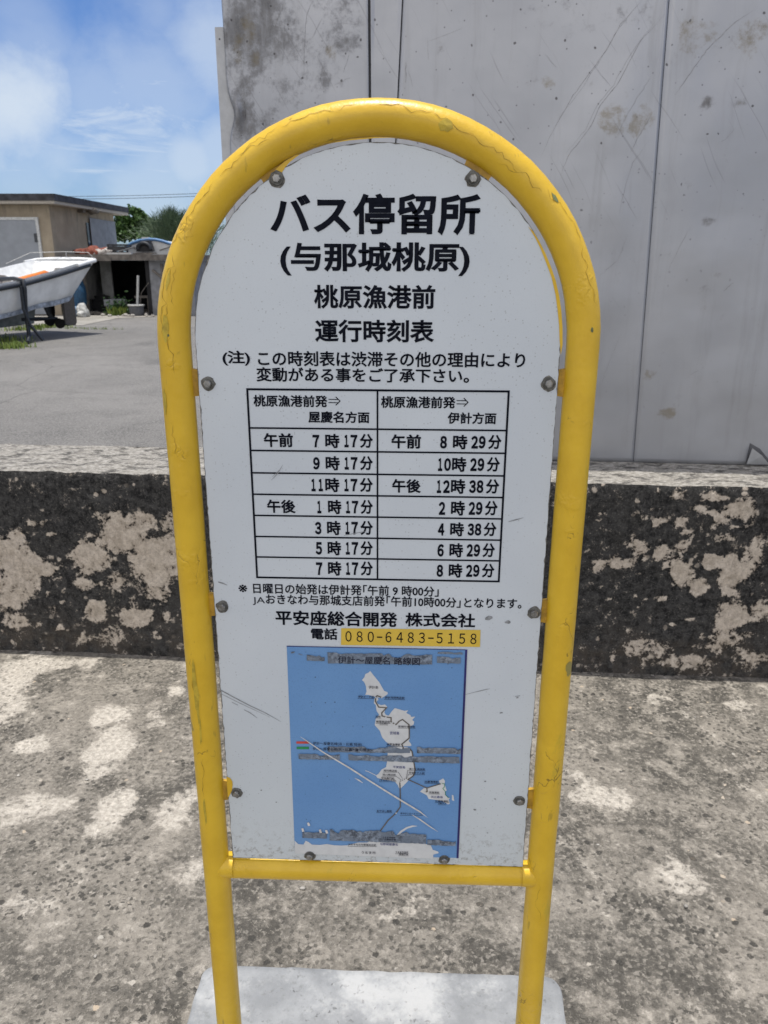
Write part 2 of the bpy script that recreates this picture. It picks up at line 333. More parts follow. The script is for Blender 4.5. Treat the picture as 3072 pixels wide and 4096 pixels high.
MAT = dict(pave=mat_pavement(), yard=mat_yard(), pad=mat_padconc(), wface=mat_wallfront(), wtop=mat_walltop(), metal=mat_metal(), yellow=mat_yellow(), board=mat_board(),
    slab=mat_slab(), peel=mat_peeled(), blue=mat_mapblue(), block=mat_block(),
    ink=ink('black_vinyl', (.0085, .010, .016), .5), mapwhite=plain('map_white', (.60, .615, .62), .4, var=.06, scale=60), navy=plain('navy_print', (.018, .016, .12), .35),
    mapink=ink('map_ink', (.02, .02, .035), .6), mapblueink=ink('map_blue_ink', (.03, .04, .16), .6), route=plain('route_grey', (.115, .105, .09), .5), red=plain('map_red', (.50, .06, .045), .4), green=plain('map_green', (.02, .22, .07), .4),
    sticker=plain('yellow_sticker', (.66, .46, .06), .35, var=.05), scratch=plain('bare_scratch', (.60, .585, .56), .6, var=.15, scale=200), score=plain('grey_score', (.24, .25, .26), .6, var=.3, scale=150),
    back=plain('aluminium_back', (.86, .86, .87), .12, .95, var=.04), steel=plain('dull_steel', (.30, .295, .28), .42, .85, var=.35, scale=180), washer=plain('grimy_washer', (.14, .14, .13), .6, .6, var=.4, scale=150), scrline=plain('dull_scratch', (.255, .253, .255), .6, .2, var=.35, scale=60), crack=plain('lifted_paint_edge', (.33, .205, .02), .7, var=.5, scale=120), chipg=plain('old_green_coat', (.13, .15, .06), .6, var=.4, scale=150), chipo=plain('old_olive_coat', (.47, .34, .03), .5, var=.2, scale=120), tab=plain('grimy_yellow', (.44, .255, .022), .5, var=.3, scale=60), grime=plain('bolt_grime', (.16, .155, .14), .85, var=.6, scale=250),
    groove=plain('dark_groove', (.09, .091, .098), .7), trim=plain('grey_trim', (.42, .43, .44), .5, .2, var=.08), roofmet=plain('roof_metal', (.3, .31, .32), .5, .5),
    hull=plain('white_gelcoat', (.70, .71, .70), .38, var=.10, scale=4), hullbot=plain('antifoul_grey', (.20, .205, .185), .8, var=.3, scale=6), deck=plain('white_deck', (.72, .73, .72), .5, var=.12, scale=9), rubber=plain('black_rubber', (.016, .02, .026), .55), prop=plain('bronze_dark', (.028, .026, .024), .5, .5), rudder=plain('brown_rudder', (.10, .085, .07), .7), stripe=plain('scuffed_waterline', (.30, .34, .40), .7, var=.5, scale=12),
    orange=plain('orange_plastic', (.72, .20, .03), .45), tarp=plain('grey_tarp', (.19, .18, .165), .85, var=.4, scale=20), roofedge=plain('dark_roof_edge', (.040, .041, .047), .8, var=.5, scale=5), soffit=plain('pale_soffit', (.36, .33, .28), .85), door=plain('pale_door', (.25, .27, .295), .5, var=.08, scale=4), doorframe=plain('door_frame', (.50, .51, .50), .5), hinge=plain('hinge_dark', (.04, .045, .05), .5),
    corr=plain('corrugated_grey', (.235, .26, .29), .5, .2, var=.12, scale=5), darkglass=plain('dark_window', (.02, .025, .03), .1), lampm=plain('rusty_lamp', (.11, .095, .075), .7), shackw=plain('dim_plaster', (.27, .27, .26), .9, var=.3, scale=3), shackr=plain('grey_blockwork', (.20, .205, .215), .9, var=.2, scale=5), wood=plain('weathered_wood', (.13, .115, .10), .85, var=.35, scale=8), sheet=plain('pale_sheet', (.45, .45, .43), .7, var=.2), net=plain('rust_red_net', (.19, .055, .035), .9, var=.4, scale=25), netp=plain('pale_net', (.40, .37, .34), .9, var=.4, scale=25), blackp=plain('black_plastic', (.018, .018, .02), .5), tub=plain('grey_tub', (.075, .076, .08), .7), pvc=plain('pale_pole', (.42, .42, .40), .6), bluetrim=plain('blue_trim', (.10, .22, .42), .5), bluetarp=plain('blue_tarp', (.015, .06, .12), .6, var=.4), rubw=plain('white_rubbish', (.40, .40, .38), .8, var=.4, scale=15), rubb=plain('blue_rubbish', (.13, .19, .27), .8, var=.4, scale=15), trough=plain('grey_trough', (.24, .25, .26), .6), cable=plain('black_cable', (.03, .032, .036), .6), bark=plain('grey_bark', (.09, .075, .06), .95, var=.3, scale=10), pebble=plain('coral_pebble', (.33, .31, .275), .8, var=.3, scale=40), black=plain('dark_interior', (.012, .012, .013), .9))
def leafmat(name, a, b):
    g = G(name, .55, spec=.3); info = g.N.new('ShaderNodeNewGeometry')
    g.color(g.mix(info.outputs['Random Per Island'], a, b)); g.put(g.b.inputs['Subsurface Weight'], 0.0); return g.m
MAT['leafd'] = leafmat('dark_green_leaves', (.026, .062, .016), (.082, .150, .036))
MAT['leafc'] = leafmat('grey_green_needles', (.045, .078, .045), (.115, .160, .085))
MAT['leafg'] = leafmat('weed_green', (.06, .11, .02), (.24, .29, .06))
MAT['leafp'] = leafmat('plant_green', (.03, .075, .025), (.085, .15, .06))

# ------------------------------------------------------------------ mesh builder
class MB:
    def __init__(s): s.v = []; s.f = []; s.mi = []; s.sm = []
    def add(s, vs, fs, mi=0, sm=False):
        o = len(s.v); s.v += [tuple(map(float, p)) for p in vs]
        for f in fs: s.f.append(tuple(o+i for i in f)); s.mi.append(mi); s.sm.append(sm)
        return s
    def box(s, lo, hi, mi=0, mat=None):
        x0, y0, z0 = lo; x1, y1, z1 = hi
        vs = [(x0, y0, z0), (x1, y0, z0), (x1, y1, z0), (x0, y1, z0), (x0, y0, z1), (x1, y0, z1), (x1, y1, z1), (x0, y1, z1)]
        if mat is not None: vs = [tuple(mat @ Vector(p)) for p in vs]
        return s.add(vs, [(0, 3, 2, 1), (4, 5, 6, 7), (0, 1, 5, 4), (1, 2, 6, 5), (2, 3, 7, 6), (3, 0, 4, 7)], mi)
    def tube(s, pts, r, n=16, mi=0, caps=True, closed=False):
        P = [Vector(p) for p in pts]; k = len(P); rr = r if isinstance(r, (list, tuple)) else [r]*k
        rings = []; ref = None
        for i in range(k):
            t = (P[min(i+1, k-1)] - P[max(i-1, 0)]).normalized()
            if ref is None: ref = Vector((0, 1, 0)) if abs(t.y) < .9 else Vector((1, 0, 0))
            a = (ref - t*ref.dot(t)).normalized(); b = t.cross(a); ref = a
            rings.append([P[i] + (a*math.cos(2*math.pi*j/n) + b*math.sin(2*math.pi*j/n))*rr[i] for j in range(n)])
        vs = [p for R in rings for p in R]; fs = []
        for i in range(k-1):
            for j in range(n):
                q = (j+1) % n; fs.append((i*n+j, i*n+q, (i+1)*n+q, (i+1)*n+j))
        s.add(vs, fs, mi, True)
        if caps:
            s.add(rings[0], [tuple(range(n))[::-1]], mi); s.add(rings[-1], [tuple(range(n))], mi)
        return s
    def blob(s, c, r, seed=0, amp=.25, n=10, mi=0, flat=1.0, sm=True):
        vs = []; fs = []; m = n*2
        for i in range(n+1):
            th = math.pi*i/n
            for j in range(m):
                ph = 2*math.pi*j/m; d = Vector((math.sin(th)*math.cos(ph), math.sin(th)*math.sin(ph), math.cos(th)))
                k = 1 + amp*mnoise.noise(d*1.6 + Vector((seed*3.7, seed*1.3, seed)))*1.6
                vs.append((c[0]+d.x*r[0]*k, c[1]+d.y*r[1]*k, c[2]+d.z*r[2]*k))
        for i in range(n):
            for j in range(m): fs.append((i*m+j, (i+1)*m+j, (i+1)*m+(j+1) % m, i*m+(j+1) % m))
        return s.add(vs, fs, mi, sm)
    def poly(s, pts, mi=0): return s.add(pts, [tuple(range(len(pts)))], mi)

ORI = {}
def finish(name, me, mats, parent, origin):
    for m in (mats if isinstance(mats, (list, tuple)) else [mats]): me.materials.append(m)
    o = bpy.data.objects.new(name, me); COL.objects.link(o)
    if parent is not None: o.parent = parent
    elif origin is not None: o.location = origin
    return o
def obj(name, mb, mats, parent=None, origin=(0, 0, 0), attrs=None, recalc=False, bevel=0):
    base = Vector(ORI[parent.name]) if parent is not None else Vector(origin)
    me = bpy.data.meshes.new(name)
    me.from_pydata([tuple(Vector(p)-base) for p in mb.v], [], mb.f)
    for p, mi, sm in zip(me.polygons, mb.mi, mb.sm): p.material_index = mi; p.use_smooth = sm
    for k, vals in (attrs or {}).items():
        a = me.attributes.new(k, 'FLOAT', 'POINT'); a.data.foreach_set('value', np.asarray(vals, dtype=np.float32))
    if recalc or bevel:
        b = bmesh.new(); b.from_mesh(me)
        if bevel: bmesh.ops.bevel(b, geom=list(b.edges), offset=bevel, segments=2, affect='EDGES', profile=.6)
        bmesh.ops.recalc_face_normals(b, faces=list(b.faces)); b.to_mesh(me); b.free()
    me.update()
    o = finish(name, me, mats, parent, origin); ORI[o.name] = tuple(base); return o
def tag(o, label=None, cat=None, group=None, kind=None):
    if label: o['label'] = label
    if cat: o['category'] = cat
    if group: o['group'] = group
    if kind: o['kind'] = kind
    return o
def thing(name, loc, label, cat, group=None):
    o = bpy.data.objects.new(name, None); COL.objects.link(o); o.location = loc; o.empty_display_size = .1; ORI[o.name] = tuple(loc)
    return tag(o, label, cat, group)

def blobs_value(p, blobs, wscale=9.0, wamp=.35):
    """0..1 coverage of hand-placed stains; p = 2D point, blobs = (x, y, rx, ry, k)"""
    q = Vector((p[0]*wscale, p[1]*wscale, .3)); w = mnoise.noise(q), mnoise.noise(q+Vector((7.1, 3.3, 0)))
    best = 0.0
    for (x, y, rx, ry, k) in blobs:
        if abs(p[0]-x) > rx*1.6 or abs(p[1]-y) > ry*1.6: continue
        dx = (p[0]-x)/rx + w[0]*wamp; dy = (p[1]-y)/ry + w[1]*wamp
        v = k*max(0.0, 1.25-(dx*dx+dy*dy)); best = max(best, min(v, k))
    return best

# ------------------------------------------------------------------ ground
gm = MB(); gm.add([(-600, -200, -.012), (600, -200, -.012), (600, 1200, -.012), (-600, 1200, -.012)], [(0, 1, 2, 3)])
tag(obj('ground', gm, MAT['yard']), kind='structure')
def front_y(x): return 1.622 + WK*x
def grid(x0, x1, y0, y1, nx, ny, zf):
    mb = MB(); vs = []
    for j in range(ny+1):
        for i in range(nx+1):
            x = x0+(x1-x0)*i/nx; y = y0+(y1-y0)*j/ny; vs.append((x, y, zf(x, y)))
    fs = [(j*(nx+1)+i, j*(nx+1)+i+1, (j+1)*(nx+1)+i+1, (j+1)*(nx+1)+i) for j in range(ny) for i in range(nx)]
    return mb.add(vs, fs, 0, True)
pale_px = [(55, 2720, 110, 120, 1), (20, 2840, 90, 70, .8), (190, 2655, 170, 28, .95), (350, 2660, 60, 26, .7), (430, 2865, 85, 52, 1.1), (450, 2990, 105, 85, 1.05), (400, 3075, 70, 50, .8), (130, 2980, 68, 36, 1.1), (470, 3225, 105, 80, 1.1), (400, 3310, 70, 50, .8), (150, 3240, 150, 70, .8), (700, 2765, 42, 18, .9), (700, 3240, 90, 90, .7), (790, 3480, 90, 60, .5), (110, 3610, 130, 60, .55), (2400, 3180, 120, 60, .8), (2330, 3110, 80, 40, .6), (2740, 3520, 140, 70, .75), (2700, 3450, 60, 40, .8), (2960, 2820, 70, 60, .5), (2760, 2860, 50, 16, .5), (1600, 3650, 120, 60, .35), (2620, 2790, 60, 25, .5), (640, 2860, 70, 50, .5)]
def to_ground(l):
    out = []
    for (px, py, rx, ry, k) in l:
        c = on_z(px, py, .0); a = on_z(px+rx, py, 0); b = on_z(px, py-ry, 0); out.append((c[0], c[1], abs(a[0]-c[0]), abs(b[1]-c[1]), k))
    return out
PB = to_ground(pale_px)
pv = grid(-2.6, 2.6, -2.4, 1.70, 240, 190, lambda x, y: .0015*mnoise.noise(Vector((x*3, y*3, 0))))
tag(obj('pavement', pv, MAT['pave'], attrs={'pale': [blobs_value(p, PB) for p in pv.v]}), kind='structure')
pad = MB(); A = [on_z(-60, 1300, 0), on_z(330, 1300, 0), on_z(470, 1272, 0), on_z(610, 1266, 0), on_z(760, 1262, 0), on_z(760, 1200, 0), on_z(-60, 1200, 0)]
pad.poly([(p[0], p[1], -.004) for p in A])
tag(obj('concrete_apron', pad, MAT['pad']), kind='structure')
# a few loose bits of coral and gravel lying on the pavement
pb = MB()
for k in range(26):
    x = rng.uniform(-1.7, 1.6); y = rng.uniform(.1, 1.5); r = rng.uniform(.002, .0062)
    pb.blob((x, y, r*.5), (r*rng.uniform(.8, 1.7), r, r*.6), k, .3, 4)
tag(obj('loose_pebbles', pb, MAT['pebble']), 'pale coral grit scattered over the pavement', 'gravel', kind='stuff')

# ------------------------------------------------------------------ low concrete wall
TOPZ = .725
bare_px = [(55, 2225, 85, 110, 1.1), (30, 2380, 80, 100, .95), (170, 2262, 72, 45, 1.05), (110, 2340, 60, 70, .9), (495, 2135, 115, 85, 1.15), (353, 2233, 75, 72, 1.0), (610, 2240, 115, 120, 1.1), (576, 2080, 62, 42, .95), (390, 2440, 68, 48, 1.0), (545, 2468, 66, 52, 1.0), (651, 2340, 65, 65, .9), (680, 2100, 50, 55, 1), (332, 2335, 36, 34, .85), (470, 2320, 50, 40, .7), (54, 2480, 60, 50, .6), (440, 2540, 60, 50, .5), (125, 2090, 30, 22, .7), (720, 2200, 80, 120, .9), (860, 2320, 60, 70, .6), (330, 2560, 40, 30, .4),
    (2970, 2035, 80, 55, 1.2), (2888, 2072, 42, 36, .95), (2852, 2246, 52, 32, 1.1), (2723, 2300, 62, 55, 1.1), (2647, 2215, 40, 45, 1.05), (2690, 2255, 40, 40, .95), (2790, 2345, 52, 40, 1.1), (2923, 2280, 50, 110, 1.05), (2923, 2464, 80, 72, 1.1), (3010, 2235, 52, 95, 1.05), (3040, 2440, 60, 50, .9), (2464, 2246, 42, 32, 1), (2558, 2188, 42, 38, 1), (2511, 2252, 36, 28, .8), (2729, 2088, 28, 26, 1), (2640, 2080, 34, 18, .7), (2800, 2030, 50, 18, .75), (2700, 1980, 40, 25, .8), (2540, 2050, 30, 22, .7), (2720, 2200, 26, 24, .8), (2860, 1985, 50, 22, .75), (2570, 2600, 120, 42, .62), (2746, 2646, 150, 32, .68), (2893, 2560, 80, 60, .7), (3010, 2640, 80, 40, .5), (2650, 2395, 30, 22, .8), (2905, 2150, 60, 20, .6)]
sm_r = random.Random(91)
for k in range(46): bare_px.append((sm_r.uniform(2330, 3072), sm_r.uniform(1960, 2660), sm_r.uniform(7, 26), sm_r.uniform(6, 18), sm_r.uniform(.6, 1.0)))
for k in range(34): bare_px.append((sm_r.uniform(0, 700), sm_r.uniform(2040, 2580), sm_r.uniform(6, 24), sm_r.uniform(5, 18), sm_r.uniform(.55, .95)))
WB = []
for (px, py, rx, ry, k) in bare_px:
    c = on_wall(px, py, 1.622); a = on_wall(px+rx, py, 1.622); b = on_wall(px, py-ry, 1.622); WB.append((c[0], c[2], abs(a[0]-c[0]), abs(b[2]-c[2]), k))
extra = random.Random(3)
for k in range(46):
    x = extra.choice((-1, 1))*extra.uniform(1.75, 6.8); WB.append((x, extra.uniform(.08, .62), extra.uniform(.03, .16), extra.uniform(.03, .13), extra.uniform(.7, 1.1)))
wm = MB(); nx, nz = 760, 64; X0, X1 = -7.2, 7.2; vs = []; at = []
for j in range(nz+1):
    for i in range(nx+1):
        x = X0+(X1-X0)*i/nx; z = -.03+(TOPZ+.03)*j/nz
        q = Vector((x*7, z*7, 0)); d = .012*mnoise.noise(q*.4)+.006*mnoise.noise(q*2.2)
        if j == nz: d += .004+.006*mnoise.noise(Vector((x*30, 0, 4)))
        if j == nz-1: d += .001
        zz = z + (.006*mnoise.noise(Vector((x*9, 2, 0)))+.003*mnoise.noise(Vector((x*40, 5, 0))) if j >= nz-1 else 0)
        vs.append((x, front_y(x)+d, zz)); at.append(blobs_value((x, z), WB, 14, .33))
fs = [(j*(nx+1)+i, j*(nx+1)+i+1, (j+1)*(nx+1)+i+1, (j+1)*(nx+1)+i) for j in range(nz) for i in range(nx)]
wm.add(vs, fs, 0, True)
top = []; ny = 10
for j in range(ny+1):
    for i in range(nx+1):
        b = vs[nz*(nx+1)+i]; t = j/ny; yb = front_y(b[0])+.40
        top.append((b[0], b[1]+(yb-b[1])*t, b[2]+(0 if j == 0 else .004*mnoise.noise(Vector((b[0]*8, t*4, 1)))+.003)))
ft = [(j*(nx+1)+i, j*(nx+1)+i+1, (j+1)*(nx+1)+i+1, (j+1)*(nx+1)+i) for j in range(ny) for i in range(nx)]
wm.add(top, ft, 1, True)
a, b = top[-(nx+1)], top[-1]
wm.add([a, b, (b[0], b[1], -.03), (a[0], a[1], -.03)], [(1, 0, 3, 2)], 1)
wm.add([vs[0], a, (a[0], a[1], -.03), vs[nz*(nx+1)]], [(0, 2, 1, 3)], 0); wm.add([vs[nx], (b[0], b[1], -.03), b, vs[nz*(nx+1)+nx]], [(0, 1, 2, 3)], 0)
tag(obj('concrete_wall', wm, [MAT['wface'], MAT['wtop']], origin=(0, 1.8, 0), attrs={'bare': at+[0]*(len(wm.v)-len(at))}), 'low thick concrete wall blackened by mould with bare beige patches', 'wall')

# ------------------------------------------------------------------ sheet metal shed standing on the wall
MOFF = 1.925
def metal_y(x): return MOFF + WK*x
shed = thing('metal_shed', (1.2, 1.92, TOPZ), 'tall grey shed of scratched flat metal sheets behind the bus stop sign', 'shed')
dirt_px = [(980, 100, 150, 230, 1.05), (960, 420, 80, 200, .9), (1120, 60, 120, 120, .7), (1000, 320, 60, 60, .9), (1110, 170, 60, 60, .8), (1180, 260, 230, 220, .55), (1300, 330, 40, 60, .8), (1390, 170, 60, 60, .6), (1340, 60, 140, 150, .52), (1060, 520, 150, 90, .6), (2350, 80, 250, 120, .38), (2560, 60, 150, 90, .4), (2900, 100, 160, 120, .35), (2830, 410, 40, 30, .8), (2960, 410, 55, 22, .75), (2830, 880, 40, 24, .8), (2700, 1600, 60, 40, .3), (2830, 1150, 40, 24, .6)]
rust_px = [(1000, 130, 50, 160, .8), (950, 200, 30, 60, .9), (2450, 480, 75, 80, .95), (2570, 490, 60, 80, .9), (2850, 110, 70, 90, 1.0), (2780, 150, 60, 110, .7), (3000, 150, 70, 120, .7), (2200, 340, 40, 60, .7), (2480, 370, 60, 30, .5), (2610, 1480, 40, 50, .8), (2660, 1650, 40, 36, 1.1), (2700, 1450, 80, 25, .5), (2540, 1190, 30, 60, .4), (1330, 210, 40, 50, .6), (2980, 420, 60, 40, .6), (2860, 690, 60, 40, .4)]
def to_metal(l):
    o_ = []
    for (px, py, rx, ry, k) in l:
        c = on_wall(px, py, MOFF); a = on_wall(px+rx, py, MOFF); b = on_wall(px, py-ry, MOFF); o_.append((c[0], c[2], abs(a[0]-c[0]), abs(b[2]-c[2]), k))
    return o_
DB, RB = to_metal(dirt_px), to_metal(rust_px)
MTOP = 2.75
def panel(name, xb0, xt0, xb1, xt1, seed, zb0=TOPZ+.004, zt0=MTOP, push=0.0, left_warp=False):
    # sheet between bottom xb0..xb1 and top xt0..xt1, a 2 mm sheet with soft dents
    mb = MB(); nx, nz = 60, 120; vs = []; dl = []; rl = []
    for j in range(nz+1):
        v = j/nz; z = zb0+(zt0-zb0)*v; a = xb0+(xt0-xb0)*v; b = xb1+(xt1-xb1)*v
        for i in range(nx+1):
            u = i/nx; x = a+(b-a)*u
            ex = min(1, min(u, 1-u)*8)
            d = ex*(.009*mnoise.noise(Vector((x*2.1, z*1.6, seed)))+.0038*mnoise.noise(Vector((x*6, z*5, seed+4))))
            xx = x
            if left_warp and u < .12:      # crumpled edge beside the corner trim
                k = math.exp(-((z-1.93)/.05)**2); xx += k*.020*(1-u/.12); d -= k*.012*math.sin(u/.12*math.pi*1.5)
                xx += .002*mnoise.noise(Vector((z*14, 0, 3)))*(1-u/.12)
            vs.append((xx, metal_y(x)+d+push, z)); dl.append(blobs_value((x, z), DB, 11, .5)); rl.append(blobs_value((x, z), RB, 12, .5))
    fs = [(j*(nx+1)+i, j*(nx+1)+i+1, (j+1)*(nx+1)+i+1, (j+1)*(nx+1)+i) for j in range(nz) for i in range(nx)]
    mb.add(vs, fs, 0, True)
    n0 = len(vs)
    bk = [(x, y+.002, z) for x, y, z in vs]; mb.add(bk, [f[::-1] for f in fs], 0, True)
    ring = [i for i in range(nx+1)]+[j*(nx+1)+nx for j in range(1, nz+1)]+[nz*(nx+1)+i for i in range(nx-1, -1, -1)]+[j*(nx+1) for j in range(nz-1, 0, -1)]
    for p, q in zip(ring, ring[1:]+ring[:1]): mb.f.append((q, p, p+n0, q+n0)); mb.mi.append(0); mb.sm.append(False)
    return obj(name, mb, MAT['metal'], shed, attrs={'dirt': dl*2, 'rust': rl*2})
panel('wall_panel', -.592, -.606, -.1105, -.1215, 1, left_warp=True)
panel('wall_panel', -.1035, -.1125, -.0790, .0150, 2, push=-.001)
panel('wall_panel', -.0755, .0190, .8813, .8263, 5)
panel('wall_panel', .8830, .8283, 2.0, 2.0, 9)
panel('wall_panel', 2.004, 2.004, 3.4, 3.4, 12)
def on_panel(x, z, seed, b0, t0, b1, t1, push=0.0):
    v = (z-TOPZ-.004)/(MTOP-TOPZ-.004); a = b0+(t0-b0)*v; b = b1+(t1-b1)*v; u = (x-a)/(b-a); ex = max(0, min(1, min(u, 1-u)*8))
    d = ex*(.009*mnoise.noise(Vector((x*2.1, z*1.6, seed)))+.0038*mnoise.noise(Vector((x*6, z*5, seed+4)))); return metal_y(x)+d+push
PAN = {'a': (shed.children[0], (1, -.592, -.606, -.1105, -.1215)), 'c': (shed.children[2], (5, -.0755, .0190, .8813, .8263)), 'd': (shed.children[3], (9, .8830, .8283, 2.0, 2.0))}
sr = random.Random(44)
def scratch_on(p, pts, w):
    par, prm = PAN[p]; mb = MB(); q = []
    for (x0, y0), (x1, y1) in zip(pts, pts[1:]):
        for k in range(5): t = k/5; q.append((x0+(x1-x0)*t+sr.gauss(0, 1.2), y0+(y1-y0)*t+sr.gauss(0, 1.2)))
    q.append(pts[-1]); P = []
    for px, py in q:
        c = on_wall(px, py, MOFF); P.append((c[0], c[2]))
    n = len(P); w = w*.5
    for k in range(n-1):
        (xa_, za_), (xb2, zb2) = P[k], P[k+1]; L = math.hypot(xb2-xa_, zb2-za_) or 1; nx_, nz_ = -(zb2-za_)/L, (xb2-xa_)/L
        wa = w*min(1, 4*k/n+.15, 4*(n-k)/n)/2; wb2 = w*min(1, 4*(k+1)/n+.15, 4*(n-k-1)/n+.05)/2
        V = [(xa_+nx_*wa, za_+nz_*wa), (xa_-nx_*wa, za_-nz_*wa), (xb2-nx_*wb2, zb2-nz_*wb2), (xb2+nx_*wb2, zb2+nz_*wb2)]
        V = [(x, on_panel(x, z, *prm)-.0009, z) for x, z in V]
        e1 = Vector(V[1])-Vector(V[0]); e2 = Vector(V[2])-Vector(V[0]); mb.add(V, [(0, 1, 2, 3) if e1.cross(e2).y < 0 else (3, 2, 1, 0)])
    obj('scratch_line', mb, MAT['scrline'], par)
for p, pts, w in (('d', [(3020, 38), (2944, 85), (2844, 182), (2803, 234), (2738, 328), (2700, 380)], .0030), ('c', [(2662, 53), (2557, 170), (2475, 328), (2399, 422), (2358, 515), (2270, 627), (2240, 703)], .0030), ('c', [(2640, 66), (2540, 186), (2452, 340), (2385, 425), (2340, 520), (2262, 615)], .0018), ('c', [(2569, 0), (2481, 100), (2422, 205), (2358, 293), (2293, 381), (2217, 510), (2164, 627)], .0024), ('c', [(2560, 10), (2470, 120), (2400, 240), (2330, 350), (2230, 480)], .0014), ('c', [(2610, 300), (2560, 375), (2500, 470), (2470, 540)], .0018), ('c', [(2605, 460), (2570, 520), (2520, 610)], .0026), ('c', [(2600, 560), (2530, 650), (2500, 740), (2475, 860)], .0014), ('c', [(2355, 238), (2440, 345)], .0012), ('c', [(2180, 215), (2225, 270)], .0014), ('c', [(2510, 940), (2470, 1040), (2400, 1100)], .0016), ('c', [(2490, 1320), (2440, 1440), (2400, 1540)], .0010), ('d', [(2763, 900), (2730, 960), (2690, 1040), (2667, 1088)], .0014), ('d', [(2940, 512), (2910, 550), (2880, 570)], .0016), ('d', [(2935, 1130), (2895, 1165)], .0030), ('d', [(2800, 1480), (2760, 1500)], .0016),
        ('a', [(1140, 0), (1115, 60), (1095, 110)], .0030), ('a', [(1250, 0), (1225, 60), (1218, 170), (1216, 300)], .0020), ('a', [(1290, 70), (1250, 150)], .0018), ('a', [(1400, 205), (1375, 290)], .0016), ('a', [(1410, 305), (1340, 340)], .0014), ('a', [(1330, 90), (1430, 100)], .0008), ('a', [(1142, 40), (1135, 160), (1130, 260)], .0014), ('c', [(1700, 170), (1850, 110)], .0008), ('c', [(1625, 245), (1622, 330)], .0034), ('c', [(1632, 280), (1650, 345)], .0016), ('c', [(1710, 150), (1715, 240)], .0012)):
    scratch_on(p, pts, w)
sb = MB(); sb.box((-.585, 0, TOPZ+.01), (3.39, .006, MTOP-.02), mat=Matrix.Translation((0, MOFF+.012, 0)) @ Matrix.Rotation(math.atan(WK), 4, 'Z'))
obj('seam_backing', sb, MAT['groove'], shed)
tr = MB(); tr.box((-.632, metal_y(-.62)+.006, TOPZ+.003), (-.576, metal_y(-.62)+.010, 2.19)); tr.box((-.632, metal_y(-.62)+.010, TOPZ+.003), (-.628, metal_y(-.62)+.06, 2.19))
ct = obj('corner_trim', tr, MAT['trim'], shed)
for z in (2.155, 1.78, 1.4, 1.0):
    rv = MB(); rv.tube([(-.618, metal_y(-.62)+.0065, z), (-.618, metal_y(-.62)+.0035, z)], [.003, .0022], 10); obj('rivet', rv, MAT['groove'], ct)
def side_sheet(x):
    yf, yb = metal_y(x)+.03, front_y(x)+.43; pr_ = [(yf, TOPZ+.008), (yb, TOPZ+.008), (yb, 0), (5.59, 0), (5.59, MTOP-.004), (yf, MTOP-.004)]
    mb = MB(); mb.add([(x, y, z) for y, z in pr_]+[(x+.004, y, z) for y, z in pr_], [(0, 1, 2, 3, 4, 5), (11, 10, 9, 8, 7, 6)]+[(i, 6+i, 6+(i+1) % 6, (i+1) % 6) for i in range(6)]); return obj('side_wall', mb, MAT['roofmet'], shed, recalc=True)
side_sheet(-.575)
side_sheet(3.39)
sw = MB(); sw.box((-.571, 5.596, .0), (3.39, 5.6, MTOP)); obj('back_wall', sw, MAT['roofmet'], shed)
rf = MB(); OVH = .052; rf.add([(-.60, metal_y(-.6)-OVH, z) for z in (MTOP, MTOP+.03)]+[(3.42, metal_y(3.42)-OVH, z) for z in (MTOP, MTOP+.03)]+[(3.42, 5.63, z) for z in (MTOP, MTOP+.03)]+[(-.60, 5.63, z) for z in (MTOP, MTOP+.03)], [(0, 2, 3, 1), (2, 4, 5, 3), (4, 6, 7, 5), (6, 0, 1, 7), (1, 3, 5, 7), (0, 6, 4, 2)]); obj('roof', rf, MAT['roofmet'], shed)
# torn, curled sheet corner at the foot
P = [on_wall(px, py, MOFF-.006) for px, py in ((2982, 1853), (3000, 1772), (3040, 1795), (3085, 1850))]
fl = MB(); fl.poly([tuple(p) for p in P]); obj('gap_shadow', fl, MAT['groove'], shed)  # dark sheet laid on the panel as the shadow behind the flap
Q = [on_wall(px, py, MOFF-.014) for px, py in ((2984, 1855), (3001, 1788), (3040, 1818), (3075, 1857))]
fl = MB(); pts = [tuple(Q[0]), tuple(Q[1]), tuple(Q[2]), tuple(Q[3])]
pts2 = [(p[0], p[1]-(.02 if k in (1, 2) else .006), p[2]) for k, p in enumerate(pts)]
fl.add(pts2, [(0, 1, 2, 3)], 0); fl.add([(p[0], p[1]+.002, p[2]) for p in pts2], [(3, 2, 1, 0)], 0); obj('bent_flap', fl, MAT['trim'], shed)

# ------------------------------------------------------------------ the bus stop sign
sign = thing('bus_stop_sign', (0, 0, 0), 'yellow pipe bus stop sign with a white timetable board on a whitewashed slab', 'bus stop sign')
TY, TR_, HX, TOPC = .006, .0202, .2530, 1.605
def arch_pts(hx, zt, z0, n=40):
    zs = zt-hx; pts = [(-hx, TY, z0+(zs-z0)*i/24) for i in range(24)]
    for i in range(n+1):
        a_ = math.pi - math.pi*i/n; pts.append((hx*math.cos(a_), TY, zs+hx*math.sin(a_)))
    return pts + [(hx, TY, zs-(zs-z0)*i/24) for i in range(1, 25)]
fm = MB(); AP = arch_pts(HX, TOPC, .08)
fm.tube(AP, TR_, 40); fm.v = [(x+.0007*mnoise.noise(Vector((x*22, y*30, z*22))), y+.0006*mnoise.noise(Vector((x*25+5, y*30, z*25))), z+.0006*mnoise.noise(Vector((x*20, 9+y*30, z*20)))) for x, y, z in fm.v]
obj('frame', fm, MAT['yellow'], sign)
frame = [o for o in sign.children if o.name.startswith('frame')][0]
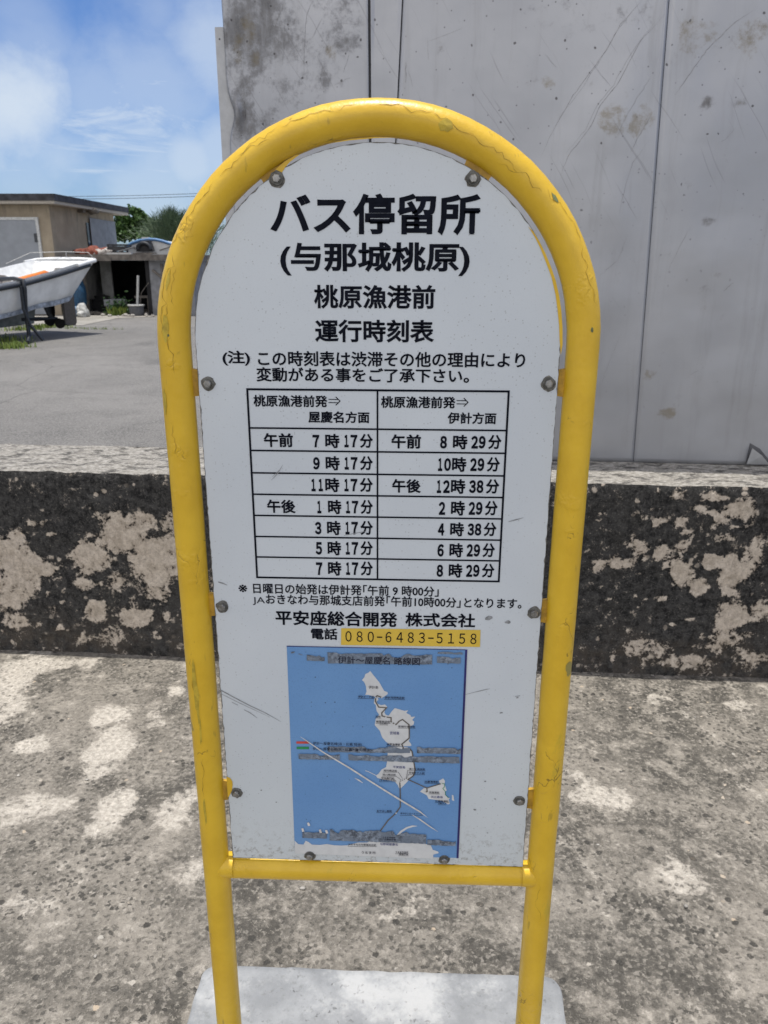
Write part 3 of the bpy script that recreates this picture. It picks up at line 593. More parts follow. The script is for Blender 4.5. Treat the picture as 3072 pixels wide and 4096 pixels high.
def pipe_pt(s_, phi, lift=.0002):
    """s_ = 0..1 along the bent pipe, phi = angle round it (0 faces the road, 90 = outer side)"""
    k = s_*(len(AP)-1); i = min(int(k), len(AP)-2); t = k-i; p = Vector(AP[i]).lerp(Vector(AP[i+1]), t); d = (Vector(AP[i+1])-Vector(AP[i])).normalized()
    outer = Vector((-d.z, 0, d.x)); outer = outer if outer.dot(p-Vector((0, TY, ZS_))) > 0 or abs(p.x) < .01 and outer.z > 0 else -outer
    n = Vector((0, -1, 0))*math.cos(phi)+outer*math.sin(phi); q = p + n*(TR_+lift)
    return Vector((q.x+.0007*mnoise.noise(Vector((q.x*22, q.y*30, q.z*22))), q.y+.0006*mnoise.noise(Vector((q.x*25+5, q.y*30, q.z*25))), q.z+.0006*mnoise.noise(Vector((q.x*20, 9+q.y*30, q.z*20)))))+n*.00025
ZS_ = TOPC-HX
pr = random.Random(17)
def paint_crack(s0, s1, ph0, ph1, w, jit=.12):
    n = max(10, int(abs(s1-s0)*330)); mb = MB(); vs = []; ph = 0.0
    for k in range(n+1):
        t = k/n; ph = ph*.75+pr.gauss(0, jit); ww = .72*w*pr.uniform(.3, 1.3)*min(1, 6*t+.1, 6*(1-t)+.1)/TR_; c = rad(ph0+(ph1-ph0)*t)+ph
        vs += [pipe_pt(s0+(s1-s0)*t, c-ww/2), pipe_pt(s0+(s1-s0)*t, c+ww/2)]
    fs = []
    for k in range(n):
        a_, b_, c_, d_ = 2*k, 2*k+1, 2*k+3, 2*k+2; nn = (vs[b_]-vs[a_]).cross(vs[d_]-vs[a_]); out = vs[a_]-Vector((vs[a_].x, TY, vs[a_].z)); fs.append((a_, b_, c_, d_) if nn.y < 0 else (d_, c_, b_, a_))
    mb.add(vs, fs); obj('paint_crack', mb, MAT['crack'], frame)
def paint_chip(s0, ph, ls, lp, mat):
    mb = MB(); vs = [pipe_pt(s0+ls*math.cos(a_)*pr.uniform(.6, 1.2), rad(ph)+lp*math.sin(a_)*pr.uniform(.6, 1.2), .00025) for a_ in np.linspace(0, 2*math.pi, 13)[:-1]]
    c = sum(vs, Vector())/len(vs); c = pipe_pt(s0, rad(ph), .00025); vs.append(c); n = len(vs)-1
    fs = [(i, (i+1) % n, n) for i in range(n)]; nn = (vs[1]-vs[0]).cross(vs[n]-vs[0]); fs = fs if nn.y < 0 else [f[::-1] for f in fs]
    mb.add(vs, fs); obj('paint_chip', mb, MAT[mat], frame)
# s: left foot 0 -> left spring .27 -> top .5 -> right spring .73 -> right foot 1
for a_ in ((.275, .335, 36, 40, .0010), (.335, .385, 42, 30, .0012), (.39, .43, 30, 22, .0009), (.405, .44, 38, 42, .0007), (.44, .49, 40, 34, .0009), (.50, .535, 24, 22, .0011), (.535, .565, 22, 2, .0013), (.56, .60, 6, -4, .0008), (.585, .62, -10, 0, .0008), (.62, .66, 32, 30, .0008), (.66, .70, 34, 38, .0009), (.30, .325, -6, -2, .0008), (.285, .30, 8, 12, .0009), (.265, .278, -8, -4, .0010), (.243, .252, 12, 14, .0009), (.13, .145, 4, 8, .0008), (.155, .175, 0, 6, .0008), (.90, .915, 4, 10, .0006), (.345, .36, 6, 14, .0006)):
    paint_crack(*a_)
for a_ in ((.628, 34, .0035, .16, 'chipg'), (.716, 18, .0016, .10, 'chipg'), (.545, 2, .006, .32, 'chipo'), (.283, 14, .010, .22, 'chipo'), (.279, 4, .0012, .08, 'chipg'), (.168, 10, .011, .20, 'chipo'), (.155, 4, .005, .10, 'chipo'), (.258, 40, .004, .16, 'chipo'), (.125, 14, .006, .12, 'chipo'), (.315, 22, .007, .12, 'chipo')):
    paint_chip(*a_)
cb = MB(); BZ = .5450
rot_c = math.radians(-.35)
cb.tube([(-HX+.006+i*(2*HX-.012)/30, TY+.002, BZ - .0006 + .0009*(-1+i*2/30)) for i in range(31)], .0186, 32)
cr = obj('crossbar', cb, MAT['yellow'], sign)
for sx in (-1, 1):   # weld fillets
    wd = MB(); c0 = Vector((sx*(HX-TR_+.001), TY, BZ+.002))
    wd.tube([c0+Vector((sx*d_, 0, 0)) for d_ in (-.010, -.005, -.001, .005, .012, .020)], [.0188, .0190, .0192, .0194, .0188, .0165], 32, caps=False)
    obj('weld', wd, MAT['yellow'], cr)
# board: straight sides, bottom edge, arched top just inside the pipe
BW = .225; BB = .5652
ZS = TOPC-HX
def board_outline(in_=0.0, n=48):
    r = BW-in_; pts = [(-r, BB+in_)]
    zs = ZS+.002
    for i in range(n+1):
        a_ = math.pi-math.pi*i/n; pts.append((r*math.cos(a_), zs+(r+.0)*math.sin(a_)))
    pts.append((r, BB+in_)); return pts
bo = [(x+(.0007*mnoise.noise(Vector((x*40, z*40, 1)))), z+(.0006*mnoise.noise(Vector((x*60, z*60, 2))))) for x, z in board_outline()]
# densify straight sides
bd = MB(); n = len(bo)
F_ = [(x, 0.0, z) for x, z in bo]; K_ = [(x, .0025, z) for x, z in bo]
bd.add(F_, [tuple(range(n))[::-1]], 0)
bd.add(K_, [tuple(range(n))], 1)
bd.add(F_+K_, [(i, (i+1) % n, n+(i+1) % n, n+i) for i in range(n)], 2)
board = obj('board', bd, [MAT['board'], MAT['back'], MAT['washer']], sign)
if board.data.polygons[0].normal.y > 0:
    bm_ = bmesh.new(); bm_.from_mesh(board.data); bmesh.ops.reverse_faces(bm_, faces=list(bm_.faces)); bm_.to_mesh(board.data); bm_.free()
ew = MB(); er = random.Random(8); ol = []
for (x0, z0), (x1, z1) in zip(bo, bo[1:]+bo[:1]):
    k = max(1, int(math.hypot(x1-x0, z1-z0)/.006)); ol += [(x0+(x1-x0)*i/k, z0+(z1-z0)*i/k) for i in range(k)]
cz_ = 1.1; m = len(ol); inn_ = []
for i, (x, z) in enumerate(ol):
    (xp, zp), (xn, zn) = ol[i-1], ol[(i+1) % m]; L = math.hypot(xn-xp, zn-zp) or 1; nx_, nz_ = (zn-zp)/L, -(xn-xp)/L
    if nx_*(0-x)+nz_*(cz_-z) < 0: nx_, nz_ = -nx_, -nz_
    w_ = .0002+max(0, er.gauss(.0004, .0005)); inn_.append((x+nx_*w_, z+nz_*w_))
ew.add([(x, -.0003, z) for x, z in ol]+[(x, -.0003, z) for x, z in inn_], [(i, m+i, m+(i+1) % m, (i+1) % m) for i in range(m)]); obj('edge_wear', ew, MAT['grime'], board)
def B(px, py, y=0.0):
    p = on_y(px, py, y); return p[0], p[2]
def sheet(pts, y, mi=0, mb=None):
    mb = mb or MB(); xy = [Vector((p[0], p[1], 0)) for p in pts]
    ar = sum(a_.x*b_.y-b_.x*a_.y for a_, b_ in zip(xy, xy[1:]+xy[:1]))
    if ar < 0: pts = pts[::-1]
    if len(pts) > 4:
        from mathutils.geometry import tessellate_polygon
        tri = tessellate_polygon([[Vector((p[0], p[1], 0)) for p in pts]]); fs = []
        for t in tri:
            q = [pts[i] for i in t]; ar = sum(a_[0]*b_[1]-b_[0]*a_[1] for a_, b_ in zip(q, q[1:]+q[:1])); fs.append(tuple(t) if ar > 0 else tuple(t)[::-1])
        return mb.add([(x, y, z) for x, z in pts], fs, mi)
    return mb.add([(x, y, z) for x, z in pts], [tuple(range(len(pts)))], mi)
def pxsheet(pts, y, mi=0, mb=None): return sheet([B(*p) for p in pts], y, mi, mb)
def strip(pts, w, y, mi=0, mb=None, px=True):
    mb = mb or MB(); P2 = [Vector(B(*p)) if px else Vector(p) for p in pts]
    ws = w if isinstance(w, (list, tuple)) else [w]*len(P2); Lf, Rt = [], []
    for i, p in enumerate(P2):
        d1 = (P2[i]-P2[i-1]).normalized() if i else (P2[1]-P2[0]).normalized(); d2 = (P2[i+1]-P2[i]).normalized() if i < len(P2)-1 else d1
        t = (d1+d2); t = t.normalized() if t.length > 1e-6 else d1
        nn = Vector((-t.y, t.x)); k = ws[i]/2/max(.5, nn.dot(Vector((-d1.y, d1.x)))); Lf.append(p+nn*k); Rt.append(p-nn*k)
    for i in range(len(P2)-1):
        mb.add([(q.x, y, q.y) for q in (Lf[i], Rt[i], Rt[i+1], Lf[i+1])], [(0, 1, 2, 3)], mi)
    return mb
# ---- lettering
_tcache = {}
def glyphs(body, bold):
    """flat outline lettering; `bold` grows every stroke outwards by a strip along its edge"""
    key = (body, bold)
    if key in _tcache: return _tcache[key]
    c = bpy.data.curves.new('lettering_source', 'FONT'); c.body = body; c.size = 1.0; c.resolution_u = 3; c.fill_mode = 'FRONT'
    o = bpy.data.objects.new('lettering_source', c); COL.objects.link(o); bpy.context.view_layer.update()
    dg = bpy.context.evaluated_depsgraph_get(); me = bpy.data.meshes.new_from_object(o.evaluated_get(dg))
    bm = bmesh.new(); bm.from_mesh(me); bmesh.ops.remove_doubles(bm, verts=list(bm.verts), dist=1e-5)
    v = [(p.co.x, p.co.y) for p in bm.verts]; f = []
    for p in bm.faces:
        q = tuple(x.index for x in p.verts); ar = sum(v[i][0]*v[j][1]-v[j][0]*v[i][1] for i, j in zip(q, q[1:]+q[:1]))
        f.append(q if ar > 0 else q[::-1])
    bpy.data.objects.remove(o); bpy.data.curves.remove(c); bpy.data.meshes.remove(me); bm.free()
    if bold > 0:
        cnt = {}
        for q in f:
            for i, j in zip(q, q[1:]+q[:1]): cnt[(i, j)] = cnt.get((i, j), 0)+1
        edges = [(i, j) for (i, j) in cnt if (j, i) not in cnt]
        out, inc = {}, {}
        for i, j in edges: out.setdefault(i, []).append(j); inc.setdefault(j, []).append(i)
        def nrm(i, j):
            dx, dy = v[j][0]-v[i][0], v[j][1]-v[i][1]; L = math.hypot(dx, dy) or 1; return dy/L, -dx/L
        off = {}
        for i in set(out) | set(inc):
            if len(out.get(i, ())) == 1 and len(inc.get(i, ())) == 1:
                n1 = nrm(inc[i][0], i); n2 = nrm(i, out[i][0]); dn = n1[0]*n2[0]+n1[1]*n2[1]
                k = bold/max(.35, 1+dn); off[i] = ((n1[0]+n2[0])*k, (n1[1]+n2[1])*k)
        v = list(v); idx = {}
        for i, d in off.items(): idx[i] = len(v); v.append((v[i][0]+d[0], v[i][1]+d[1]))
        for i, j in edges:
            if i in idx and j in idx: f.append((j, i, idx[i], idx[j]))
            else:
                n = nrm(i, j); k = len(v); v += [(v[i][0]+n[0]*bold, v[i][1]+n[1]*bold), (v[j][0]+n[0]*bold, v[j][1]+n[1]*bold)]; f.append((j, i, k, k+1))
    _tcache[key] = (v, f); return v, f
def text(mb, body, x0, x1, y0, y1, bold=.03, y=-.0006, mi=0):
    v, f = glyphs(body, bold)
    if not v: return
    ax, bx = min(p[0] for p in v), max(p[0] for p in v); az, bz = min(p[1] for p in v), max(p[1] for p in v)
    ym, xm = (y0+y1)/2, (x0+x1)/2
    X0_ = B(x0, ym)[0]; X1_ = B(x1, ym)[0]; Z1_ = B(xm, y0)[1]; Z0_ = B(xm, y1)[1]
    mb.add([(X0_+(p[0]-ax)/(bx-ax)*(X1_-X0_), y, Z0_+(p[1]-az)/(bz-az)*(Z1_-Z0_)) for p in v], f, mi)
BH = .026
def lettering(name, rows, mat='ink', parent=None, bold=BH, y=-.0006):
    mb = MB()
    for r in rows: text(mb, *r[:5], bold=(r[5] if len(r) > 5 else bold), y=y)
    return obj(name, mb, MAT[mat], parent or board)
lettering('title_lettering', [('バス停留所', 1079, 1921, 774, 941, .028)])
lettering('stop_name_lettering', [('(与那城桃原)', 1121, 1879, 969, 1103, .028)])
lettering('subtitle_lettering', [('桃原漁港前', 1256, 1741, 1139, 1236), ('運行時刻表', 1260, 1737, 1278, 1370)])
lettering('notice_lettering', [('(注)', 890, 1000, 1402, 1462), ('この時刻表は渋滞その他の理由により', 1032, 2101, 1406, 1468, .022), ('変動がある事をご了承下さい。', 1025, 1877, 1471, 1530, .022)])
for rows in ([('桃原漁港前発', 1014, 1310, 1580, 1628), ('屋慶名方面', 1233, 1478, 1645, 1692)], [('桃原漁港前発', 1524, 1822, 1585, 1633), ('伊計方面', 1790, 1985, 1649, 1696)]): lettering('destination_heading', rows, bold=.026)
for ax, ay in ((1314, 1603), (1826, 1608)):
    am = MB(); strip([(ax, ay-6), (ax+38, ay-5.4)], .0010, -.0006, 0, am); strip([(ax, ay+7), (ax+38, ay+7.6)], .0010, -.00062, 0, am); strip([(ax+29, ay-16), (ax+46, ay+1), (ax+29, ay+18)], .0011, -.00064, 0, am)
    obj('double_arrow', am, MAT['ink'], board)
def time_text(hour, minute, x0, x1, y0, y1):
    mb = MB(); k = (x1-x0)/(240 if hour < 10 else 252); yd0, yd1 = y0+4*k, y1-3*k
    def seg(t, a_, b_, digit): text(mb, t, x1+a_*k, x1+b_*k, y0, y1, .030)
    full = lambda c: chr(ord(c)+0xFEE0)
    def dig(c, cx): hw = 8.5 if c == '1' else 13.5; text(mb, full(c), x1+(cx-hw)*k, x1+(cx+hw)*k, yd0, yd1, .048)
    hs = str(hour)
    if hour < 10: dig(hs, -228)
    else: dig(hs[0], -238); dig(hs[1], -209)
    seg('時', -191, -134, False); ms = str(minute); dig(ms[0], -106); dig(ms[1], -76); seg('分', -53, 0, False)
    return obj('departure_time', mb, MAT['ink'], board)
for row in (('午前', 1055, 1172, 1732, 1788), ('午後', 1068, 1183, 1998, 2052), ('午前', 1565, 1684, 1737, 1794), ('午後', 1568, 1684, 1916, 1971)): lettering('period_label', [row], bold=.030)
for row in ((7, 17, 1252, 1492, 1735, 1792), (9, 17, 1254, 1492, 1824, 1881), (11, 17, 1240, 1492, 1911, 1968), (1, 17, 1266, 1492, 1999, 2056), (3, 17, 1261, 1492, 2083, 2140), (5, 17, 1264, 1492, 2164, 2221), (7, 17, 1266, 1492, 2245, 2302), (8, 29, 1762, 2006, 1739, 1797), (10, 29, 1747, 2000, 1828, 1887), (12, 38, 1742, 1997, 1916, 1975), (2, 29, 1756, 1991, 2003, 2062), (4, 38, 1753, 1986, 2089, 2145), (6, 29, 1751, 1980, 2172, 2229), (8, 29, 1748, 1978, 2254, 2310)): time_text(*row)
lettering('footnote_lettering', [('※', 954, 989, 2338, 2368, .01), ('日曜日の始発は伊計発｢午前 9 時00分｣', 1013, 1755, 2338, 2380, .018), ('JA', 1011, 1060, 2388, 2420, 0.0), ('おきなわ与那城支店前発｢午前10時00分｣となります。', 1064, 2087, 2384, 2426, .018)])
lettering('operator_lettering', [('平安座総合開発', 1102, 1590, 2444, 2504, .026), ('株式会社', 1621, 1901, 2452, 2508, .026), ('電話', 1244, 1350, 2512, 2558, .024)])
# ---- table rules
tg = MB(); XL, XC, XR = B(993, 1700)[0], B(1510, 1900)[0], B(2024, 1700)[0]
XL = (B(989, 1556)[0]+B(1029, 2309)[0])/2; XR = (B(2036, 1565)[0]+B(1994, 2323)[0])/2
ys = [1561, 1716.5, 1807, 1897, 1983, 2068, 2152.6, 2235, 2317]; Z = [B(1510, y)[1] for y in ys]
def rule(x0, x1, z0, z1): sheet([(x0, z0), (x1, z0), (x1, z1), (x0, z1)], -.0006, 0, tg)
for k, z in enumerate(Z):
    t = .0013 if k in (0, 8) else .0011
    for (a_, b_) in ((XL+.0013, XC-.0011), (XC+.0011, XR-.0013)): rule(a_, b_, z-t, z+t)
rule(XL-.0013, XL+.0013, Z[8]-.0013, Z[0]+.0013); rule(XR-.0013, XR+.0013, Z[8]-.0013, Z[0]+.0013); rule(XC-.0011, XC+.0011, Z[8]-.0013, Z[0]+.0013)
obj('timetable_rules', tg, MAT['ink'], board)
# ---- scratches, scuffs and stray paint on the board
def scuff(pts, w, y=-.0006): obj('scuff_mark', strip(pts, w, y), MAT['score'], board)
scuff([(878, 2757), (935, 2788), (1000, 2822), (1060, 2850), (1124, 2886)], [.0014, .0016, .0014, .0012, .0003], -.0006)
scuff([(880, 2772), (960, 2812), (1080, 2868)], [.0006, .0008, .0002], -.0006)
scuff([(928, 2808), (952, 2820)], .0008, -.0006); scuff([(976, 2838), (1000, 2850), (1030, 2872)], [.001, .0012, .0004], -.0006)
scuff([(1085, 1920), (1110, 1895), (1132, 1858)], [.0004, .001, .0003], -.0011); scuff([(1088, 1908), (1118, 1880)], [.0003, .0007], -.0011)
scuff([(2034, 2086), (2065, 2078), (2094, 2070)], [.001, .0014, .0004], -.0006); scuff([(1376, 2141), (1420, 2132), (1464, 2124)], [.0003, .0009, .0003], -.0011)
scuff([(1850, 2780), (1940, 2758), (1960, 2754)], [.0003, .0010, .0003], -.0006); scuff([(2060, 2785), (2080, 2782)], .001, -.0006)
scuff([(873, 2327), (893, 2333), (909, 2340)], [.0015, .002, .0006], -.0006)
for (x, y, w) in ((1955, 2472, 16), (2030, 2488, 16), (2005, 2850, 7), (2070, 2790, 6), (1940, 3124, 5), (1898, 3238, 6), (1980, 3195, 4), (1045, 3160, 4), (1105, 3208, 4), (940, 3390, 5), (1010, 3423, 4), (1950, 3330, 4)):
    pts = [(x+w*math.cos(a_)*rng.uniform(.5, 1.3), y+w*.6*math.sin(a_)*rng.uniform(.5, 1.2)) for a_ in np.linspace(0, 2*math.pi, 9)[:-1]]; obj('scuff_mark', pxsheet(pts, -.0006), MAT['score'], board)
obj('stray_paint', pxsheet([(2112, 905), (2132, 925), (2154, 960), (2180, 1010), (2203, 1065), (2222, 1120), (2236, 1180), (2245, 1240), (2250, 1310), (2250, 1380), (2243, 1420), (2238, 1360), (2236, 1300), (2230, 1240), (2222, 1180), (2206, 1110), (2184, 1050), (2160, 990), (2140, 950)], -.0006), MAT['yellow'], board)
obj('stray_paint', pxsheet([(1102, 678), (1128, 690), (1142, 668), (1160, 648), (1200, 618), (1180, 622), (1140, 645)], -.0006), MAT['yellow'], board)
obj('stray_paint', pxsheet([(906, 3106), (920, 3110), (930, 3125), (931, 3142), (928, 3160), (920, 3178), (912, 3190), (911, 3175)], -.0006), MAT['yellow'], board)
obj('stray_paint', pxsheet([(1310, 575), (1400, 556), (1500, 548), (1590, 550), (1500, 553), (1400, 562)], -.0006), MAT['yellow'], board)
# ---- bolts with washers and weld tabs
bolts = [(1108, 714), (1892, 714), (833, 1533), (2194, 1533), (890, 2424), (2136, 2449), (947, 3169), (2078, 3201), (1239, 3420), (1777, 3436)]
gm_ = MB()
for k, (px, py) in enumerate(bolts):
    x, z = B(px, py)
    br = random.Random(k)
    hm = MB(); a0 = br.uniform(0, 1)
    hexr = [(math.cos(a0+i*math.pi/3), math.sin(a0+i*math.pi/3)) for i in range(6)]
    r1 = .0051
    lo = [(x+r1*c_, -.0018, z+r1*s_) for c_, s_ in hexr]; mid = [(x+r1*c_, -.0060, z+r1*s_) for c_, s_ in hexr]; hi = [(x+r1*.84*c_, -.0070, z+r1*.84*s_) for c_, s_ in hexr]
    hm.add(lo+mid+hi, [(i, (i+1) % 6, 6+(i+1) % 6, 6+i) for i in range(6)]+[(6+i, 6+(i+1) % 6, 12+(i+1) % 6, 12+i) for i in range(6)]+[tuple(range(12, 18))])
    bo_ = obj('bolt', hm, MAT['steel'], sign, recalc=True)
    wa = MB(); wa.tube([(x, -.0003, z), (x, -.0016, z), (x, -.0019, z)], [.0078, .0078, .0072], 28)
    obj('washer', wa, MAT['washer'], bo_)
    pts = [(x+.0090*math.cos(a_)*br.uniform(.88, 1.12), z+.0092*math.sin(a_)*br.uniform(.88, 1.15)-.0008) for a_ in np.linspace(0, 2*math.pi, 17)[:-1]]
    obj('grime_ring', sheet(pts, -.00025), MAT['grime'], bo_)
    # tab behind the board, welded to the pipe
    tb = MB(); sx = -1 if x < 0 else 1
    if k < 2:
        dv = Vector((x, 0, z-ZS)).normalized(); tv = Vector((dv.z, 0, -dv.x)); pin = dv*.150+Vector((0, 0, ZS)); pin = Vector((x, 0, z))-dv*.012; pout = dv*(HX-.006)+Vector((0, 0, ZS))
    elif k < 8:
        dv = Vector((sx, 0, 0)); tv = Vector((0, 0, 1)); pin = Vector((x-sx*.012, 0, z)); pout = Vector((sx*(HX-.006), 0, z))
    else:
        dv = Vector((0, 0, -1)); tv = Vector((1, 0, 0)); pin = Vector((x, 0, z+.012)); pout = Vector((x, 0, BZ+.004))
    pr = []
    for t, hw in ((0, .016), (.55, .0165), (.74, .018), (.88, .023), (1, .030)):
        c_ = pin.lerp(pout, t); pr.append((c_-tv*hw, c_+tv*hw))
    vs_ = []
    for yy in (.0032, .0082):
        for a_, b_ in pr: vs_ += [(a_.x, yy, a_.z), (b_.x, yy, b_.z)]
    m_ = len(pr)*2; fs_ = []
    for i in range(len(pr)-1):
        fs_ += [(2*i, 2*i+1, 2*i+3, 2*i+2), (m_+2*i+1, m_+2*i, m_+2*i+2, m_+2*i+3), (2*i, 2*i+2, m_+2*i+2, m_+2*i), (2*i+1, m_+2*i+1, m_+2*i+3, 2*i+3)]
    fs_ += [(0, m_, m_+1, 1), (m_-2, m_-1, 2*m_-1, 2*m_-2)]
    tb.add(vs_, fs_); obj('mounting_tab', tb, MAT['tab'], sign, recalc=True)
# ---- phone sticker
sk = MB(); pxsheet([(1365, 2512), (1922, 2519), (1920, 2587), (1364, 2579)], -.0007, 0, sk)
stk = obj('phone_sticker', sk, MAT['sticker'], sign)
lettering('phone_number', [('０８０−６４８３−５１５８', 1382, 1906, 2528, 2570, .004)], parent=stk, y=-.0011)
# ---- route map
MPY = -.0005
mp = MB(); pxsheet([(1147, 2583), (1869, 2598), (1834, 3431), (1180, 3412)], MPY, 0, mp)
rmap = obj('route_map', mp, MAT['blue'], sign)
def P1(l, b=(1130, 2560)): return [(b[0]+x/4.1475, b[1]+y/4.1475) for x, y in l]
b2, b3, b4, b5 = (1480, 2560), (1430, 2900), (1130, 3050), (1480, 3050)
isl = MB()
ike = P1([(1395, 850), (1385, 760), (1355, 690), (1318, 660), (1360, 610), (1375, 560), (1430, 535), (1455, 508), (1480, 540), (1510, 580), (1560, 640), (1600, 690)]) + P1([(140, 670), (190, 760), (235, 840), (290, 860), (295, 890), (250, 925), (205, 950), (130, 950), (60, 930)], b2) + P1([(1420, 905), (1372, 905)])
miy = P1([(75, 960), (130, 950), (140, 990), (110, 1010), (125, 1050), (180, 1075), (250, 1065), (285, 1100), (250, 1150), (240, 1200), (262, 1235), (310, 1250), (360, 1180), (410, 1125), (470, 1140), (570, 1170), (635, 1160), (600, 1205), (670, 1240), (680, 1270), (750, 1265), (700, 1320), (735, 1350), (720, 1400), (665, 1430), (662, 1500), (662, 1610)], b2) + P1([(870, 215), (850, 260), (890, 310), (895, 340), (850, 345), (700, 350), (560, 340), (470, 270), (410, 200), (370, 90), (290, 0)], b3) + P1([(80, 1400), (95, 1300), (130, 1270), (150, 1230), (110, 1170), (95, 1070), (65, 1045)], b2)
hen = P1([(510, 352), (490, 600), (475, 690), (400, 730), (350, 800), (305, 830), (330, 870), (400, 890), (620, 930), (670, 990), (690, 1040), (720, 1040), (830, 930), (900, 850), (940, 820), (960, 750), (930, 600), (910, 480), (890, 400), (830, 362), (700, 352)], b3)
ham = P1([(1035, 1100), (1100, 1040), (1160, 1040), (1370, 965), (1350, 920), (1420, 880), (1450, 920), (1445, 980), (1480, 1080), (1460, 1090), (1450, 1150), (1510, 1210), (1530, 1300), (1500, 1310), (1400, 1250), (1290, 1235), (1180, 1220), (1150, 1160), (1060, 1110)], b3)
islet = P1([(1565, 1150), (1590, 1160), (1605, 1255), (1565, 1240)], b3)
main = P1([(205, 1290), (260, 1345), (350, 1355), (385, 1290), (430, 1310), (490, 1355), (620, 1360), (740, 1345), (860, 1365), (980, 1370), (1080, 1365), (1250, 1320), (1400, 1320), (1480, 1290), (1540, 1240)], b4) + P1([(150, 1210), (200, 1215), (300, 1190), (430, 1200), (580, 1195), (640, 1250), (760, 1280), (850, 1320), (1010, 1370), (1040, 1440), (1130, 1470), (1140, 1495), (1050, 1520), (1050, 1588)], b5) + [(1180, 3412)]
arm = P1([(440, 1202), (500, 1130), (600, 1065), (700, 1035), (795, 1045), (700, 1065), (620, 1090), (530, 1150), (480, 1202)], b5)
for k, pl in enumerate((ike, miy, ham, islet, main, arm)): obj('island', pxsheet(pl, MPY-.0003-.00004*k), MAT['mapwhite'], rmap)
pxsheet(hen, MPY-.0006, 0, isl)
strip(P1([(130, 750), (180, 765), (310, 830)], b3), .0011, MPY-.00062, 0, isl)
obj('island', isl, MAT['mapwhite'], rmap)
rt = MB(); RW = .0018
main_route = P1([(195, 945), (120, 915), (95, 945), (90, 1010), (145, 1105), (275, 1115), (195, 1200), (200, 1250), (265, 1270), (350, 1280), (350, 1350), (410, 1385), (430, 1395), (490, 1335), (540, 1310), (645, 1395), (652, 1500), (650, 1620)], b2) + P1([(735, 310), (760, 370), (735, 430), (800, 385), (860, 380), (905, 430), (940, 640), (955, 740), (930, 830), (840, 895), (830, 865), (700, 930), (705, 1000), (710, 1180), (710, 1350), (640, 1450)], b3) + P1([(300, 950), (125, 1190), (128, 1305)], b5)
strip(main_route, RW, MPY-.0009, 0, rt); strip(P1([(840, 895), (1150, 1035), (1155, 1095), (1125, 1105)], b3), RW*.9, MPY-.0010, 0, rt); strip(P1([(1150, 1035), (1390, 962)], b3), RW*.9, MPY-.0011, 0, rt)
obj('bus_route', rt, MAT['route'], rmap)
gr_ = MB(); strip(P1([(1390, 960), (1445, 965), (1440, 1020), (1415, 1045), (1455, 1090), (1460, 1150), (1515, 1205)], b3), .0008, MPY-.0009, 0, gr_)
pxsheet([(1187, 2985), (1236, 2985), (1236, 2995), (1187, 2995)], MPY-.0006, 0, gr_); obj('green_route', gr_, MAT['green'], rmap)
rd = MB(); pxsheet([(1186, 2964), (1236, 2964), (1236, 2973), (1186, 2973)], MPY-.0006, 0, rd); obj('legend_bar', rd, MAT['red'], rmap)['label'] = 'red legend bar'
nv = MB(); pxsheet([(1861, 2597), (1869, 2597), (1834, 3431), (1826, 3431)], MPY-.0006, 0, nv); pxsheet([(1147, 2582), (1861, 2596.5), (1861, 2599), (1147, 2585)], MPY-.0006, 0, nv); obj('navy_border', nv, MAT['navy'], rmap)
def ragged(x0, x1, y0a, y0b, y1a, y1b, seed, amp=8, gaps=True):
    r_ = random.Random(seed); nst = max(6, int((x1-x0)/11)); up, dn = [], []; dip = 0
    for i in range(nst+1):
        t = i/nst; h = (y1a+(y1b-y1a)*t)-(y0a+(y0b-y0a)*t)
        if r_.random() < .16 and gaps: dip = r_.uniform(.2, .6)*h
        elif r_.random() < .4: dip *= .3
        up.append((x0+(x1-x0)*t+r_.uniform(-2, 2), y0a+(y0b-y0a)*t+dip*.6+r_.uniform(0, amp)*.35)); dn.append((x0+(x1-x0)*t, y1a+(y1b-y1a)*t+r_.uniform(-1.5, 1)))
    return up+dn[::-1]
pe = MB()
k = 0
for k, a_ in enumerate(((1312, 1728, 2606, 2613, 2651, 2656), (1228, 1299, 2614, 2616, 2640, 2642), (1748, 1842, 2622, 2624, 2650, 2652), (1750, 1850, 2603, 2606, 2612, 2616), (1312, 1640, 2982, 2984, 3006, 3010), (1668, 1842, 2984, 2988, 3010, 3013), (1196, 1360, 3010, 3013, 3034, 3036), (1395, 1838, 3012, 3024, 3038, 3051), (1210, 1308, 3324, 3326, 3348, 3351), (1319, 1704, 3312, 3322, 3358, 3372), (1709, 1822, 3354, 3357, 3377, 3380), (1340, 1362, 2984, 2984, 3034, 3034))[:-1]):
    obj('peeled_patch', pxsheet(ragged(*a_, seed=k+2), MPY-.0013-.00003*k), MAT['peel'], rmap)
pxsheet(P1([(140, 205), (150, 185), (205, 180), (205, 200), (160, 215)]), MPY-.0012, 0, pe); obj('peeled_patch', pe, MAT['peel'], rmap); pe = MB(); pxsheet(P1([(265, 225), (275, 215), (338, 238), (330, 243)]), MPY-.0012, 0, pe)
obj('peeled_patch', pe, MAT['peel'], rmap)
ml = MB()
for (b_, x0, x1, y0, y1) in (('伊計～屋慶名 路線図', 1352, 1679, 2624, 2655), ('伊計～屋慶名線(浜・比嘉 経由)', 1252, 1448, 2966, 2980), ('伊計～屋慶名線(浜・比嘉・兼久 経由)', 1252, 1485, 2988, 3002), ('伊計島', 1475, 1513, 2740, 2752), ('うるま市', 1446, 1503, 3401, 3412)):
    text(ml, b_, x0, x1, y0, y1, .004, MPY-.0018)
